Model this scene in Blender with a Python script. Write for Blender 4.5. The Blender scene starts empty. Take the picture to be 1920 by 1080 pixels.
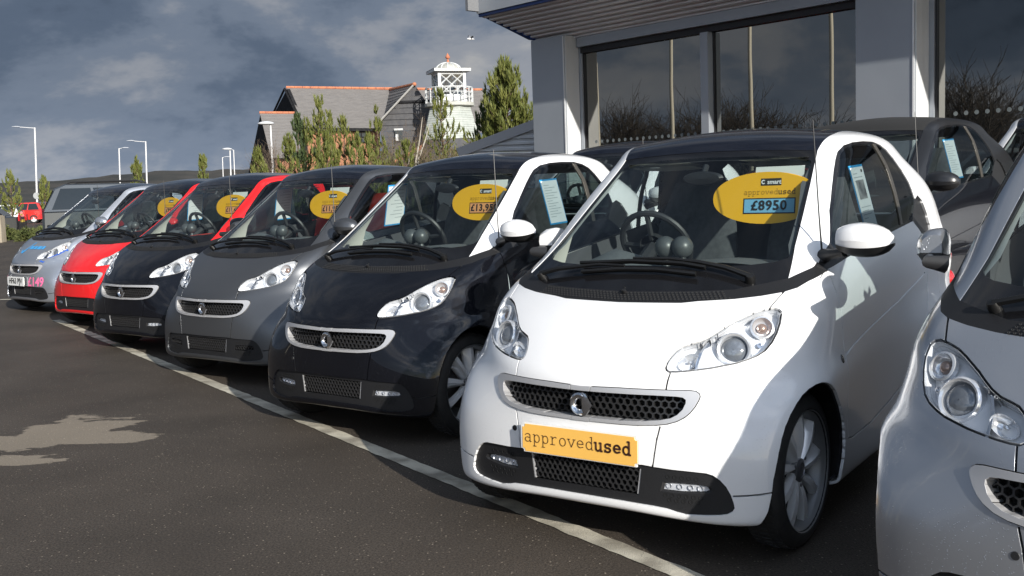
import bpy, bmesh, math, random
import numpy as np
from mathutils import Matrix, Vector, noise as mnoise
random.seed(7); np.random.seed(7)
SC = bpy.context.scene; COL = SC.collection
# ------------------------------------------------------------------ camera
FPX, PITCH, ROLL, CAMH = 1975.6098, 0.0939954, -0.0345026, 1.3584776
cd = bpy.data.cameras.new('camera'); CAM = bpy.data.objects.new('camera', cd); COL.objects.link(CAM)
cd.sensor_width = 36.0; cd.lens = 36.0 * FPX / 1920.0; cd.clip_start = 0.05; cd.clip_end = 4000
CAM.matrix_world = Matrix.Translation((0, 0, CAMH)) @ Matrix.Rotation(math.pi/2 - PITCH, 4, 'X') @ Matrix.Rotation(ROLL, 4, 'Z')
SC.camera = CAM
# ------------------------------------------------------------------ sun and sky
SUN_EL = math.radians(21.5)
SUN_H = Vector((0.469, -0.884, 0)).normalized()
SUN_D = Vector((SUN_H.x*math.cos(SUN_EL), SUN_H.y*math.cos(SUN_EL), math.sin(SUN_EL)))
sl = bpy.data.lights.new('sun', 'SUN'); sl.energy = 5.0; sl.angle = math.radians(0.55); sl.color = (1.0, 0.955, 0.88)
so = bpy.data.objects.new('sun', sl); COL.objects.link(so)
so.rotation_euler = SUN_D.to_track_quat('Z', 'Y').to_euler(); so.location = (30, -40, 40)
W = bpy.data.worlds.new('World'); SC.world = W; W.use_nodes = True
nt = W.node_tree; N_ = nt.nodes; L_ = nt.links
bg = N_['Background']; bg.inputs['Strength'].default_value = 0.1
def wn(t, **k):
    n = N_.new(t)
    for a, b in k.items(): setattr(n, a, b)
    return n
def wmath(op, a, b=None, c=None, clamp=False):
    n = wn('ShaderNodeMath', operation=op, use_clamp=clamp)
    for i, v in enumerate((a, b, c)):
        if v is None: continue
        if isinstance(v, (int, float)): n.inputs[i].default_value = v
        else: L_.new(v, n.inputs[i])
    return n.outputs[0]
sky = wn('ShaderNodeTexSky', sky_type='NISHITA', sun_disc=False, sun_elevation=SUN_EL, sun_rotation=math.atan2(SUN_H.x, SUN_H.y),
         air_density=1.0, dust_density=1.2, ozone_density=1.0)
tc = wn('ShaderNodeTexCoord'); sep = wn('ShaderNodeSeparateXYZ'); L_.new(tc.outputs['Generated'], sep.inputs[0])
mp_ = wn('ShaderNodeMapping'); mp_.inputs['Scale'].default_value = (1.0, 1.0, 2.1); mp_.inputs['Location'].default_value = (3.1, 1.7, .4); L_.new(tc.outputs['Generated'], mp_.inputs[0])
cmb = mp_
n1 = wn('ShaderNodeTexNoise'); n1.inputs['Scale'].default_value = 2.5; n1.inputs['Detail'].default_value = 7; n1.inputs['Roughness'].default_value = 0.58; n1.inputs['Distortion'].default_value = 0.35
L_.new(cmb.outputs[0], n1.inputs['Vector'])
n2 = wn('ShaderNodeTexNoise'); n2.inputs['Scale'].default_value = 6.0; n2.inputs['Detail'].default_value = 6; n2.inputs['Roughness'].default_value = 0.6
cm2 = wn('ShaderNodeVectorMath', operation='ADD'); L_.new(cmb.outputs[0], cm2.inputs[0]); cm2.inputs[1].default_value = (11.3, 4.1, 0)
L_.new(cm2.outputs[0], n2.inputs['Vector'])
# storm clouds: deep slate where thick, paler grey at the lit billows
ramp = wn('ShaderNodeValToRGB'); e = ramp.color_ramp; e.interpolation = 'EASE'
e.elements[0].position = 0.36; e.elements[0].color = (0.043, 0.061, 0.092, 1)
e.elements[1].position = 0.74; e.elements[1].color = (0.36, 0.355, 0.345, 1)
for p_, c_ in ((0.455, (0.077, 0.104, 0.150, 1)), (0.54, (0.125, 0.155, 0.206, 1)), (0.62, (0.215, 0.232, 0.265, 1))):
    q_ = e.elements.new(p_); q_.color = c_
mixn = wmath('ADD', wmath('MULTIPLY', n1.outputs[0], 0.72), wmath('MULTIPLY', n2.outputs[0], 0.46))
L_.new(wmath('SUBTRACT', mixn, 0.065), ramp.inputs[0])
# towards the sun the cloud breaks up and is lit from the front
dsun = wmath('ADD', wmath('MULTIPLY', sep.outputs[0], SUN_H.x), wmath('MULTIPLY', sep.outputs[1], SUN_H.y))
def mapr(v, a, b, c, d):
    n = wn('ShaderNodeMapRange', interpolation_type='SMOOTHSTEP'); L_.new(v, n.inputs[0])
    for i, q in enumerate((a, b, c, d)): n.inputs[i+1].default_value = q
    return n.outputs[0]
storm = mapr(dsun, -0.15, 0.75, 1.0, 0.0)
pale = wn('ShaderNodeMix', data_type='RGBA'); 
gain = wmath('MULTIPLY', mapr(dsun, -0.25, 0.8, 1.0, 5.6), mapr(sep.outputs[2], 0.0, 0.13, 1.28, 1.0))
sc_ = wn('ShaderNodeVectorMath', operation='SCALE'); L_.new(ramp.outputs[0], sc_.inputs[0]); L_.new(wmath('MULTIPLY', gain, 10.0), sc_.inputs['Scale'])
cover = wmath('MAXIMUM', storm, mapr(n1.outputs[0], 0.42, 0.58, 0.0, 1.0))
mx = wn('ShaderNodeMix', data_type='RGBA'); L_.new(cover, mx.inputs['Factor']); L_.new(sky.outputs[0], mx.inputs['A']); L_.new(sc_.outputs[0], mx.inputs['B'])
L_.new(mx.outputs['Result'], bg.inputs['Color'])
vs = SC.view_settings; vs.view_transform = 'Standard'; vs.look = 'None'; vs.gamma = 1; vs.use_curve_mapping = False; vs.exposure = 0.4
SC.render.engine = 'CYCLES'; SC.cycles.max_bounces = 8; SC.cycles.transparent_max_bounces = 24; SC.cycles.glossy_bounces = 4; SC.cycles.diffuse_bounces = 3
SC.cycles.caustics_reflective = False; SC.cycles.caustics_refractive = False
# ------------------------------------------------------------------ helpers
def ray(u, v):
    du, dv = u-960, v-540; c, s = math.cos(ROLL), math.sin(ROLL)
    x0 = c*du+s*dv; v0 = -s*du+c*dv
    return Vector((x0/FPX, math.cos(PITCH)-(v0/FPX)*math.sin(PITCH), -math.sin(PITCH)-(v0/FPX)*math.cos(PITCH)))
def at(u, v, Y):
    """world point seen at photo pixel (u,v) at depth Y, used to lay things out in metres"""
    d = ray(u, v); return Vector((0, 0, CAMH)) + d*(Y/d.y)
MATS = {}
def mat(name, col=(.5, .5, .5), rough=.5, metal=0., coat=0., spec=.5, emis=None):
    if name in MATS: return MATS[name]
    m = bpy.data.materials.new(name); m.use_nodes = True; b = m.node_tree.nodes['Principled BSDF']
    b.inputs['Base Color'].default_value = (*col, 1); b.inputs['Roughness'].default_value = rough; b.inputs['Metallic'].default_value = metal
    b.inputs['Coat Weight'].default_value = coat; b.inputs['Coat Roughness'].default_value = .03; b.inputs['Specular IOR Level'].default_value = spec
    MATS[name] = m; return m
def nd(m, t, **k):
    n = m.node_tree.nodes.new(t)
    for a, b in k.items(): setattr(n, a, b)
    return n
def lk(m, a, b): m.node_tree.links.new(a, b)
def noisy(name, c1, c2, scale=8., rough=.6, bump=.0, bscale=None, detail=5, metal=0., coat=0., lo=.35, hi=.65, coord='Object', stretch=None):
    """principled material whose colour wanders between two tones, with fine relief"""
    if name in MATS: return MATS[name]
    m = mat(name, c1, rough, metal, coat); b = m.node_tree.nodes['Principled BSDF']
    t = nd(m, 'ShaderNodeTexCoord'); src = t.outputs[coord]
    if stretch:
        mp = nd(m, 'ShaderNodeMapping'); mp.inputs['Scale'].default_value = stretch; lk(m, src, mp.inputs[0]); src = mp.outputs[0]
    n = nd(m, 'ShaderNodeTexNoise'); n.inputs['Scale'].default_value = scale; n.inputs['Detail'].default_value = detail; lk(m, src, n.inputs['Vector'])
    r = nd(m, 'ShaderNodeValToRGB'); r.color_ramp.elements[0].position = lo; r.color_ramp.elements[1].position = hi
    r.color_ramp.elements[0].color = (*c1, 1); r.color_ramp.elements[1].color = (*c2, 1); lk(m, n.outputs[0], r.inputs[0]); lk(m, r.outputs[0], b.inputs['Base Color'])
    if bump:
        n2 = nd(m, 'ShaderNodeTexNoise'); n2.inputs['Scale'].default_value = bscale or scale*4; n2.inputs['Detail'].default_value = 4; lk(m, src, n2.inputs['Vector'])
        bp = nd(m, 'ShaderNodeBump'); bp.inputs['Strength'].default_value = bump; bp.inputs['Distance'].default_value = .02; lk(m, n2.outputs[0], bp.inputs['Height']); lk(m, bp.outputs[0], b.inputs['Normal'])
    return m
def mk(name, verts, faces, m=None, normals=None, smooth=False, mats=None, fm=None):
    me = bpy.data.meshes.new(name)
    me.from_pydata([tuple(map(float, v)) for v in verts], [], [tuple(map(int, f_)) for f_ in faces])
    for q in (mats or ([m] if m else [])): me.materials.append(q)
    if fm is not None: me.polygons.foreach_set('material_index', np.asarray(fm, dtype=np.int32))
    if smooth or normals is not None: me.polygons.foreach_set('use_smooth', np.ones(len(me.polygons), dtype=bool))
    if normals is not None: me.normals_split_custom_set_from_vertices([tuple(map(float, q)) for q in normals])
    me.update(); return me
def ob(name, me, parent=None, loc=None, rot=None, label=None, cat=None, group=None, kind=None):
    o = bpy.data.objects.new(name, me); COL.objects.link(o)
    if parent is not None: o.parent = parent
    if loc is not None: o.location = loc
    if rot is not None: o.rotation_euler = rot
    for k, v in (('label', label), ('category', cat), ('group', group), ('kind', kind)):
        if v: o[k] = v
    return o
class MB:
    """collects shapes into one mesh"""
    def __init__(s): s.v = []; s.f = []; s.m = []
    def add(s, v, f, mi=0):
        n = len(s.v); s.v += [tuple(q) for q in v]; s.f += [tuple(i+n for i in q) for q in f]; s.m += [mi]*len(f); return s
    def box(s, c, d, rz=0., mi=0, M=None):
        cx, cy, cz = c; dx, dy, dz = d[0]/2, d[1]/2, d[2]/2; ca, sa = math.cos(rz), math.sin(rz)
        v = []
        for x, y, z in ((-1, -1, -1), (1, -1, -1), (1, 1, -1), (-1, 1, -1), (-1, -1, 1), (1, -1, 1), (1, 1, 1), (-1, 1, 1)):
            a, b, e = x*dx, y*dy, z*dz
            p = Vector((cx+a*ca-b*sa, cy+a*sa+b*ca, cz+e))
            v.append(M @ p if M else p)
        return s.add(v, [(0, 3, 2, 1), (4, 5, 6, 7), (0, 1, 5, 4), (1, 2, 6, 5), (2, 3, 7, 6), (3, 0, 4, 7)], mi)
    def tube(s, pts, r, n=8, mi=0, cap=True):
        pts = [Vector(p) for p in pts]; rr = r if isinstance(r, (list, tuple)) else [r]*len(pts); rings = []
        up = Vector((0, 0, 1))
        for i, p in enumerate(pts):
            t = (pts[min(i+1, len(pts)-1)]-pts[max(i-1, 0)]).normalized()
            a = t.cross(up); a = a.normalized() if a.length > 1e-4 else Vector((1, 0, 0)); b = a.cross(t)
            rings.append([p+(a*math.cos(2*math.pi*k/n)+b*math.sin(2*math.pi*k/n))*rr[i] for k in range(n)])
        v = [q for R in rings for q in R]; f = []
        for i in range(len(pts)-1):
            for k in range(n): f.append((i*n+k, i*n+(k+1) % n, (i+1)*n+(k+1) % n, (i+1)*n+k))
        if cap: f += [tuple(range(n))[::-1], tuple((len(pts)-1)*n+k for k in range(n))]
        return s.add(v, f, mi)
    def lathe(s, prof, n=24, M=None, mi=0, close=False):
        """profile of (r, h); axis is local z, moved by M"""
        v = []; f = []
        for r, h in prof:
            for k in range(n):
                p = Vector((r*math.cos(2*math.pi*k/n), r*math.sin(2*math.pi*k/n), h)); v.append(M @ p if M else p)
        for i in range(len(prof)-1):
            for k in range(n): f.append((i*n+k, i*n+(k+1) % n, (i+1)*n+(k+1) % n, (i+1)*n+k))
        return s.add(v, f, mi)
    def grid(s, P, mi=0):
        """P: rows of points"""
        n = len(P[0]); v = [q for r in P for q in r]; f = []
        for i in range(len(P)-1):
            for k in range(n-1): f.append((i*n+k, i*n+k+1, (i+1)*n+k+1, (i+1)*n+k))
        return s.add(v, f, mi)
    def prism(s, poly, off, mi=0):
        """poly: 3-D points; extruded by the vector off"""
        n = len(poly); off = Vector(off); v = [Vector(p) for p in poly]+[Vector(p)+off for p in poly]
        f = [tuple(range(n))[::-1], tuple(range(n, 2*n))]+[(i, (i+1) % n, n+(i+1) % n, n+i) for i in range(n)]
        return s.add(v, f, mi)
    def mesh(s, name, m=None, smooth=False, mats=None, recalc=True):
        me = mk(name, s.v, s.f, m, mats=mats, fm=s.m if mats else None)
        if recalc:
            b = bmesh.new(); b.from_mesh(me); bmesh.ops.recalc_face_normals(b, faces=b.faces); b.to_mesh(me); b.free()
        if smooth:
            me.polygons.foreach_set('use_smooth', np.ones(len(me.polygons), dtype=bool))
            me.set_sharp_from_angle(angle=math.radians(40))
        return me
def axisM(loc, zdir, xhint=(0, 0, 1)):
    z = Vector(zdir).normalized(); x = Vector(xhint)-z*Vector(xhint).dot(z); x.normalize(); y = z.cross(x)
    return Matrix(((x.x, y.x, z.x, loc[0]), (x.y, y.y, z.y, loc[1]), (x.z, y.z, z.z, loc[2]), (0, 0, 0, 1)))
def textmesh(name, body, size, m, bold=0., align='CENTER', extrude=0.0006, space=1.0):
    cu = bpy.data.curves.new(name, 'FONT'); cu.body = body; cu.size = size; cu.align_x = align; cu.align_y = 'CENTER'; cu.extrude = extrude; cu.offset = bold; cu.space_character = space; cu.resolution_u = 3
    o = bpy.data.objects.new(name, cu); COL.objects.link(o)
    dg = bpy.context.evaluated_depsgraph_get(); me = bpy.data.meshes.new_from_object(o.evaluated_get(dg)); bpy.data.objects.remove(o); bpy.data.curves.remove(cu)
    me.name = name; me.materials.clear(); me.materials.append(m); return me
# typewriter lettering: strokes on a 0..6 by -3..8 cell
def arc(cx, cy, rx, ry, a0, a1, n=10): return [(cx+rx*math.cos(math.radians(a0+(a1-a0)*i/n)), cy+ry*math.sin(math.radians(a0+(a1-a0)*i/n))) for i in range(n+1)]
GLY = {
 'a': [arc(2.6, 3.6, 1.7, 1.2, 165, 0, 8)+[(4.3, .4), (4.5, 0), (5.2, 0)], arc(2.5, 1.35, 1.75, 1.35, 60, 300, 14)+[(4.3, 1.0)], [(4.3, 2.6), (3.2, 2.6)]],
 'p': [[(.4, 4.6), (1.3, 4.6), (1.3, -2.4)], [(.4, -2.4), (2.6, -2.4)], arc(3.1, 2.3, 1.85, 2.3, 160, -160, 18)],
 'r': [[(.7, 4.6), (1.9, 4.6), (1.9, 0)], [(.6, 0), (3.7, 0)], [(1.9, 3.1), (3.0, 4.4), (4.0, 4.7), (4.9, 4.2)]],
 'o': [arc(3.0, 2.3, 2.05, 2.35, 0, 360, 22)],
 'v': [[(.9, 4.6), (3.0, 0), (5.1, 4.6)], [(.2, 4.6), (1.9, 4.6)], [(4.1, 4.6), (5.8, 4.6)]],
 'e': [[(1.0, 2.5), (5.0, 2.5)]+arc(3.0, 2.5, 2.0, 2.1, 0, 300, 18)+[(4.9, .9)]],
 'd': [[(3.7, 7.4), (4.7, 7.4), (4.7, 0), (5.6, 0)], arc(2.85, 2.3, 1.9, 2.3, 30, 330, 18)],
 'u': [[(.4, 4.6), (1.3, 4.6), (1.3, 1.4)]+arc(2.7, 1.4, 1.4, 1.4, 180, 290, 8)+[(4.6, 1.2)], [(3.7, 4.6), (4.6, 4.6), (4.6, 0), (5.5, 0)]],
 's': [[(4.7, 4.7), (4.7, 3.6)], arc(3.0, 3.45, 1.6, 1.2, 30, 250, 10)+arc(3.0, 1.2, 1.75, 1.2, 80, -150, 10), [(1.3, 1.1), (1.3, -.1)]],
}
def typed(name, parts, cell, m, thick=.0006):
    """parts: list of (text, stroke width in cells); returns a mesh lying in local xy, centred"""
    mb = MB(); x0 = 0.; tot = sum(len(t) for t, w in parts)*6.2
    for t, w in parts:
        for ch in t:
            for st in GLY[ch]:
                for (ax, ay), (bx, by) in zip(st[:-1], st[1:]):
                    d = Vector((bx-ax, by-ay)); ln = d.length
                    if ln < 1e-6: continue
                    d /= ln; n = Vector((-d.y, d.x))*w/2; a = Vector((ax, ay))-d*w*.3; b = Vector((bx, by))+d*w*.3
                    q = [a-n, b-n, b+n, a+n]
                    mb.add([((p.x+x0-tot/2)*cell, (p.y-2.3)*cell, thick) for p in q], [(0, 1, 2, 3)])
            x0 += 6.2
    return mb.mesh(name, m, recalc=False)
# ------------------------------------------------------------------ the ground, and what stands round it
FN = Vector((-.752, -.659, 0)).normalized()          # showroom facade normal (towards the car park)
FT = Vector((-.659, .752, 0)).normalized()           # along the facade, away from us
LP = Vector((.60, 3.57, 0)); LD = Vector((-.56, .828, 0)).normalized()   # bay-front line
def gz(x, y):
    s = (x-LP.x)*-FN.x+(y-LP.y)*-FN.y
    return max(0., s-2.9)*.058 if y < 40 else 0.
def ground_material():
    m = noisy('asphalt', (.046, .0375, .0295), (.072, .059, .047), 1.3, .78, .35, 160, 8, lo=.3, hi=.7); b = m.node_tree.nodes['Principled BSDF']
    col = b.inputs['Base Color'].links[0].from_socket; t = nd(m, 'ShaderNodeTexCoord')
    # pale stone chips in the surface
    v = nd(m, 'ShaderNodeTexVoronoi'); v.inputs['Scale'].default_value = 85; lk(m, t.outputs['Object'], v.inputs['Vector'])
    sp = nd(m, 'ShaderNodeSeparateColor'); lk(m, v.outputs['Color'], sp.inputs[0])
    a = nd(m, 'ShaderNodeMath', operation='GREATER_THAN'); lk(m, sp.outputs[0], a.inputs[0]); a.inputs[1].default_value = .945
    c = nd(m, 'ShaderNodeMath', operation='LESS_THAN'); lk(m, v.outputs['Distance'], c.inputs[0]); c.inputs[1].default_value = .30
    f = nd(m, 'ShaderNodeMath', operation='MULTIPLY'); lk(m, a.outputs[0], f.inputs[0]); lk(m, c.outputs[0], f.inputs[1])
    mx = nd(m, 'ShaderNodeMix', data_type='RGBA'); lk(m, f.outputs[0], mx.inputs['Factor']); lk(m, col, mx.inputs['A']); mx.inputs['B'].default_value = (.26, .22, .17, 1)
    # finer aggregate
    v2 = nd(m, 'ShaderNodeTexNoise'); v2.inputs['Scale'].default_value = 110; v2.inputs['Detail'].default_value = 3; lk(m, t.outputs['Object'], v2.inputs['Vector'])
    r2 = nd(m, 'ShaderNodeMapRange'); lk(m, v2.outputs[0], r2.inputs[0])
    for i, q in enumerate((.3, .7, .45, 1.6)): r2.inputs[i+1].default_value = q
    ml = nd(m, 'ShaderNodeVectorMath', operation='SCALE'); lk(m, mx.outputs['Result'], ml.inputs[0]); lk(m, r2.outputs[0], ml.inputs['Scale'])
    # rusty tint wandering over the worn top
    n3 = nd(m, 'ShaderNodeTexNoise'); n3.inputs['Scale'].default_value = .5; n3.inputs['Detail'].default_value = 4; lk(m, t.outputs['Object'], n3.inputs['Vector'])
    r3 = nd(m, 'ShaderNodeMapRange'); lk(m, n3.outputs[0], r3.inputs[0])
    for i, q in enumerate((.4, .75, 0., .22)): r3.inputs[i+1].default_value = q
    m2 = nd(m, 'ShaderNodeMix', data_type='RGBA'); lk(m, r3.outputs[0], m2.inputs['Factor']); lk(m, ml.outputs[0], m2.inputs['A']); m2.inputs['B'].default_value = (.070, .052, .036, 1)
    # the one dry patch: a pale ragged island left on the damp surface
    n4 = nd(m, 'ShaderNodeTexNoise'); n4.inputs['Scale'].default_value = 1.6; n4.inputs['Detail'].default_value = 6; n4.inputs['Roughness'].default_value = .6; mp = nd(m, 'ShaderNodeMapping'); mp.inputs['Scale'].default_value = (1.5, 3.6, 1); lk(m, t.outputs['Object'], mp.inputs[0]); lk(m, mp.outputs[0], n4.inputs['Vector'])
    tot = None
    for cx, cy, rx, ry in DRY:
        s_ = nd(m, 'ShaderNodeVectorMath', operation='SUBTRACT'); lk(m, t.outputs['Object'], s_.inputs[0]); s_.inputs[1].default_value = (cx, cy, 0)
        d_ = nd(m, 'ShaderNodeVectorMath', operation='DIVIDE'); lk(m, s_.outputs[0], d_.inputs[0]); d_.inputs[1].default_value = (rx, ry, 1e6)
        l_ = nd(m, 'ShaderNodeVectorMath', operation='LENGTH'); lk(m, d_.outputs[0], l_.inputs[0]); o_ = l_.outputs['Value']
        if tot is None: tot = o_
        else:
            k_ = nd(m, 'ShaderNodeMath', operation='MINIMUM'); lk(m, tot, k_.inputs[0]); lk(m, o_, k_.inputs[1]); tot = k_.outputs[0]
    k_ = nd(m, 'ShaderNodeMath', operation='MULTIPLY_ADD'); lk(m, n4.outputs[0], k_.inputs[0]); k_.inputs[1].default_value = 2.8; k_.inputs[2].default_value = -1.38
    k2 = nd(m, 'ShaderNodeMath', operation='ADD'); lk(m, tot, k2.inputs[0]); lk(m, k_.outputs[0], k2.inputs[1])
    rr = nd(m, 'ShaderNodeMapRange'); lk(m, k2.outputs[0], rr.inputs[0])
    for i, q in enumerate((.93, 1.0, 1., 0.)): rr.inputs[i+1].default_value = q
    m3 = nd(m, 'ShaderNodeMix', data_type='RGBA'); lk(m, rr.outputs[0], m3.inputs['Factor']); lk(m, m2.outputs['Result'], m3.inputs['A'])
    pl = nd(m, 'ShaderNodeVectorMath', operation='MULTIPLY_ADD'); lk(m, m2.outputs['Result'], pl.inputs[0]); pl.inputs[1].default_value = (1.0, 1.0, 1.0); pl.inputs[2].default_value = (.15, .128, .098); lk(m, pl.outputs[0], m3.inputs['B'])
    lk(m, m3.outputs['Result'], b.inputs['Base Color'])
    rg = nd(m, 'ShaderNodeMapRange'); lk(m, rr.outputs[0], rg.inputs[0])
    for i, q in enumerate((0., 1., .66, .9)): rg.inputs[i+1].default_value = q
    lk(m, rg.outputs[0], b.inputs['Roughness']); b.inputs['Specular IOR Level'].default_value = .35
    return m
def gpt(u, v):
    d = ray(u, v); t = -CAMH/d.z; return Vector((0, 0, CAMH))+d*t
_a, _b, _c, _d = gpt(130, 805), gpt(215, 818), gpt(20, 830), gpt(30, 862)
DRY = [(_a.x, _a.y, .36, .36), (_b.x, _b.y, .26, .20), (_c.x, _c.y, .55, .22), (_d.x, _d.y, .22, .12)]
xs = list(np.linspace(-420, -16, 12))+list(np.linspace(-14, 16, 61))+list(np.linspace(18, 420, 12)); ys = list(np.linspace(-120, -7, 6))+list(np.linspace(-6, 40, 93))+list(np.linspace(42, 900, 16))
def gzz(x, y):
    z = gz(min(max(x, -30), 30), y)
    return min(z, .36) if x < 40 else .36
mb = MB(); mb.grid([[(x, y, gzz(x, y)) for x in xs] for y in ys]); GROUND = ob('ground', mb.mesh('ground', ground_material(), True, recalc=False), kind='structure')
# painted bay-front line, worn: ragged edges cut into the strip
PAINTM = noisy('worn_road_paint', (.56, .52, .42), (.27, .245, .195), 5., .75, .4, 180, 9, lo=.40, hi=.62)
def strip(name, p, d, s0, s1, w, m, amp=.008, step=.05, z=.004):
    n = Vector((-d.y, d.x, 0)); L = []; k = int((s1-s0)/step)
    for i in range(k+1):
        s = s0+(s1-s0)*i/k; q = p+d*s
        a = w/2+amp*(mnoise.noise(Vector((s*9, 0, 1)))+.6*mnoise.noise(Vector((s*31, 3, 1)))); b = w/2+amp*(mnoise.noise(Vector((s*9, 7, 1)))+.6*mnoise.noise(Vector((s*31, 9, 1))))
        L.append([q+n*a, q-n*b])
    mb = MB(); mb.grid([[(r[j].x, r[j].y, gzz(r[j].x, r[j].y)+z) for j in (0, 1)] for r in L]); return ob(name, mb.mesh(name, m, recalc=False), kind='structure')
strip('bay_line', LP+Vector((-.035, -.02, 0)), LD, -2.4, 10.6, .092, PAINTM)
fl = gpt(5, 562); strip('far_bay_line', Vector((fl.x, fl.y, 0)), Vector((1, .02, 0)), -3, .9, .10, PAINTM)
# ------------------------------------------------------------------ far hills
def hill_ring():
    R = 620.; prof = []; mb = MB(); n = 900
    rows = [[], [], []]
    for i in range(n+1):
        a = 2*math.pi*i/n; x, y = R*math.sin(a), R*math.cos(a)
        az = math.degrees(a); az = az-360 if az > 180 else az
        # the skyline rises from the west edge of the view towards the north
        h = 12.0+5.0*math.exp(-((az+16)/7)**2)+2.2*math.sin(a*5+.6)+1.6*mnoise.noise(Vector((x*.006, y*.006, 0)))*2
        h += .9*mnoise.noise(Vector((x*.05, y*.05, 1)))+1.1*abs(mnoise.noise(Vector((x*.16, y*.16, 2))))
        rows[0].append((x*.62, y*.62, -.5)); rows[1].append((x*.9, y*.9, h*.55+.6*mnoise.noise(Vector((x*.09, y*.09, 5))))); rows[2].append((x, y, h+1.36))
    mb.grid(rows); return mb
ob('hills', hill_ring().mesh('hills', noisy('wooded_hillside', (.016, .018, .016), (.045, .040, .034), .05, .95, detail=8), False, recalc=False), kind='structure')
# ------------------------------------------------------------------ the showroom
CLAD = noisy('silver_cladding', (.30, .325, .355), (.325, .35, .38), 1.5, .38, metal=.25); CLAD2 = noisy('grey_corrugated_sheet', (.20, .205, .215), (.235, .24, .25), 3, .42, metal=.35)
REVEAL = noisy('white_powder_coat', (.66, .67, .67), (.60, .61, .61), 2, .5); DKFR = mat('dark_gasket', (.012, .012, .014), .5); BLUEE = mat('blue_fascia_edge', (.018, .045, .16), .45)
def showroom_glass():
    m = mat('tinted_showroom_glass', (.012, .013, .014), .02, 0, 0); b = m.node_tree.nodes['Principled BSDF']; b.inputs['Specular IOR Level'].default_value = .5
    o = [n for n in m.node_tree.nodes if n.type == 'OUTPUT_MATERIAL'][0]; g = nd(m, 'ShaderNodeBsdfGlossy'); g.inputs['Color'].default_value = (.37, .365, .345, 1); g.inputs['Roughness'].default_value = .004
    mx = nd(m, 'ShaderNodeMixShader'); mx.inputs[0].default_value = .62; lk(m, b.outputs[0], mx.inputs[1]); lk(m, g.outputs[0], mx.inputs[2]); lk(m, mx.outputs[0], o.inputs[0])
    t = nd(m, 'ShaderNodeTexCoord'); n = nd(m, 'ShaderNodeTexNoise'); n.inputs['Scale'].default_value = .9; n.inputs['Detail'].default_value = 1; lk(m, t.outputs['Object'], n.inputs['Vector'])
    bp = nd(m, 'ShaderNodeBump'); bp.inputs['Strength'].default_value = .05; bp.inputs['Distance'].default_value = .02; lk(m, n.outputs[0], bp.inputs['Height']); lk(m, bp.outputs[0], g.inputs['Normal']); return m
SGL = showroom_glass(); DOTM = mat('etched_dot', (.15, .17, .17), .6)
FO = Vector((2.67, 14.0, 0))                      # facade origin (outer face of the pillars)
def fp(t, d, z): return Vector((FO.x, FO.y, 0))+FT*t+FN*d+Vector((0, 0, z))   # t along, d outwards
FRZ = math.atan2(FT.y, FT.x)
bld = bpy.data.objects.new('showroom_building', None); COL.objects.link(bld); bld.location = fp(0, 0, .3); bld.rotation_euler = (0, 0, FRZ)
bld['label'] = 'grey clad car showroom with tall dark windows and ribbed soffit'; bld['category'] = 'building'
# in the building's frame: x along the facade (away), y inwards is -FN -> local y = rot(FT) ; outwards is +y' sign below
OUT = 1.0 if Vector((-FT.y, FT.x, 0)).dot(FN) > 0 else -1.0
def bpart(name, mb_or_me, m=None, parent=None, smooth=False, mats=None):
    me = mb_or_me.mesh(name, m, smooth, mats) if isinstance(mb_or_me, MB) else mb_or_me
    return ob(name, me, parent or bld)
ZB = -.35; ZS = 3.32; REV = .34
pill = [(2.69, 3.41), (-2.85, -2.13), (-8.6, -7.9)]      # (t0,t1) of the broad pillars
for t0, t1 in pill:
    mb = MB(); mb.box(((t0+t1)/2, -OUT*REV/2, (ZS+ZB)/2), (t1-t0, REV, ZS-ZB)); p_ = bpart('pillar', mb, CLAD)
    mb = MB()
    for k, w in enumerate((.13, .10, .07)): mb.box((t0-.006, -OUT*(.018+.10*k+w/2), (ZS+ZB)/2), (.014+.004*k, w, ZS-ZB-.02))
    bpart('reveal_strip', mb, REVEAL, p_)
    mb = MB(); mb.box((t0+.012, OUT*.004, (ZS+ZB)/2), (.02, .01, ZS-ZB-.04)); bpart('pillar_edge', mb, REVEAL, p_)
    mb = MB(); mb.box((t0-.04, -OUT*(REV-.02), (ZS+ZB)/2), (.07, .05, ZS-ZB)); bpart('jamb', mb, CLAD, p_)
    mb = MB(); mb.box((t0-.085, -OUT*(REV-.004), (ZS+ZB)/2), (.018, .03, ZS-ZB)); bpart('jamb_gasket', mb, DKFR, p_)
ZW = 3.05
bays = [(-2.13, 2.63, [.24]), (-7.9, -2.91, [-5.2])]
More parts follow.
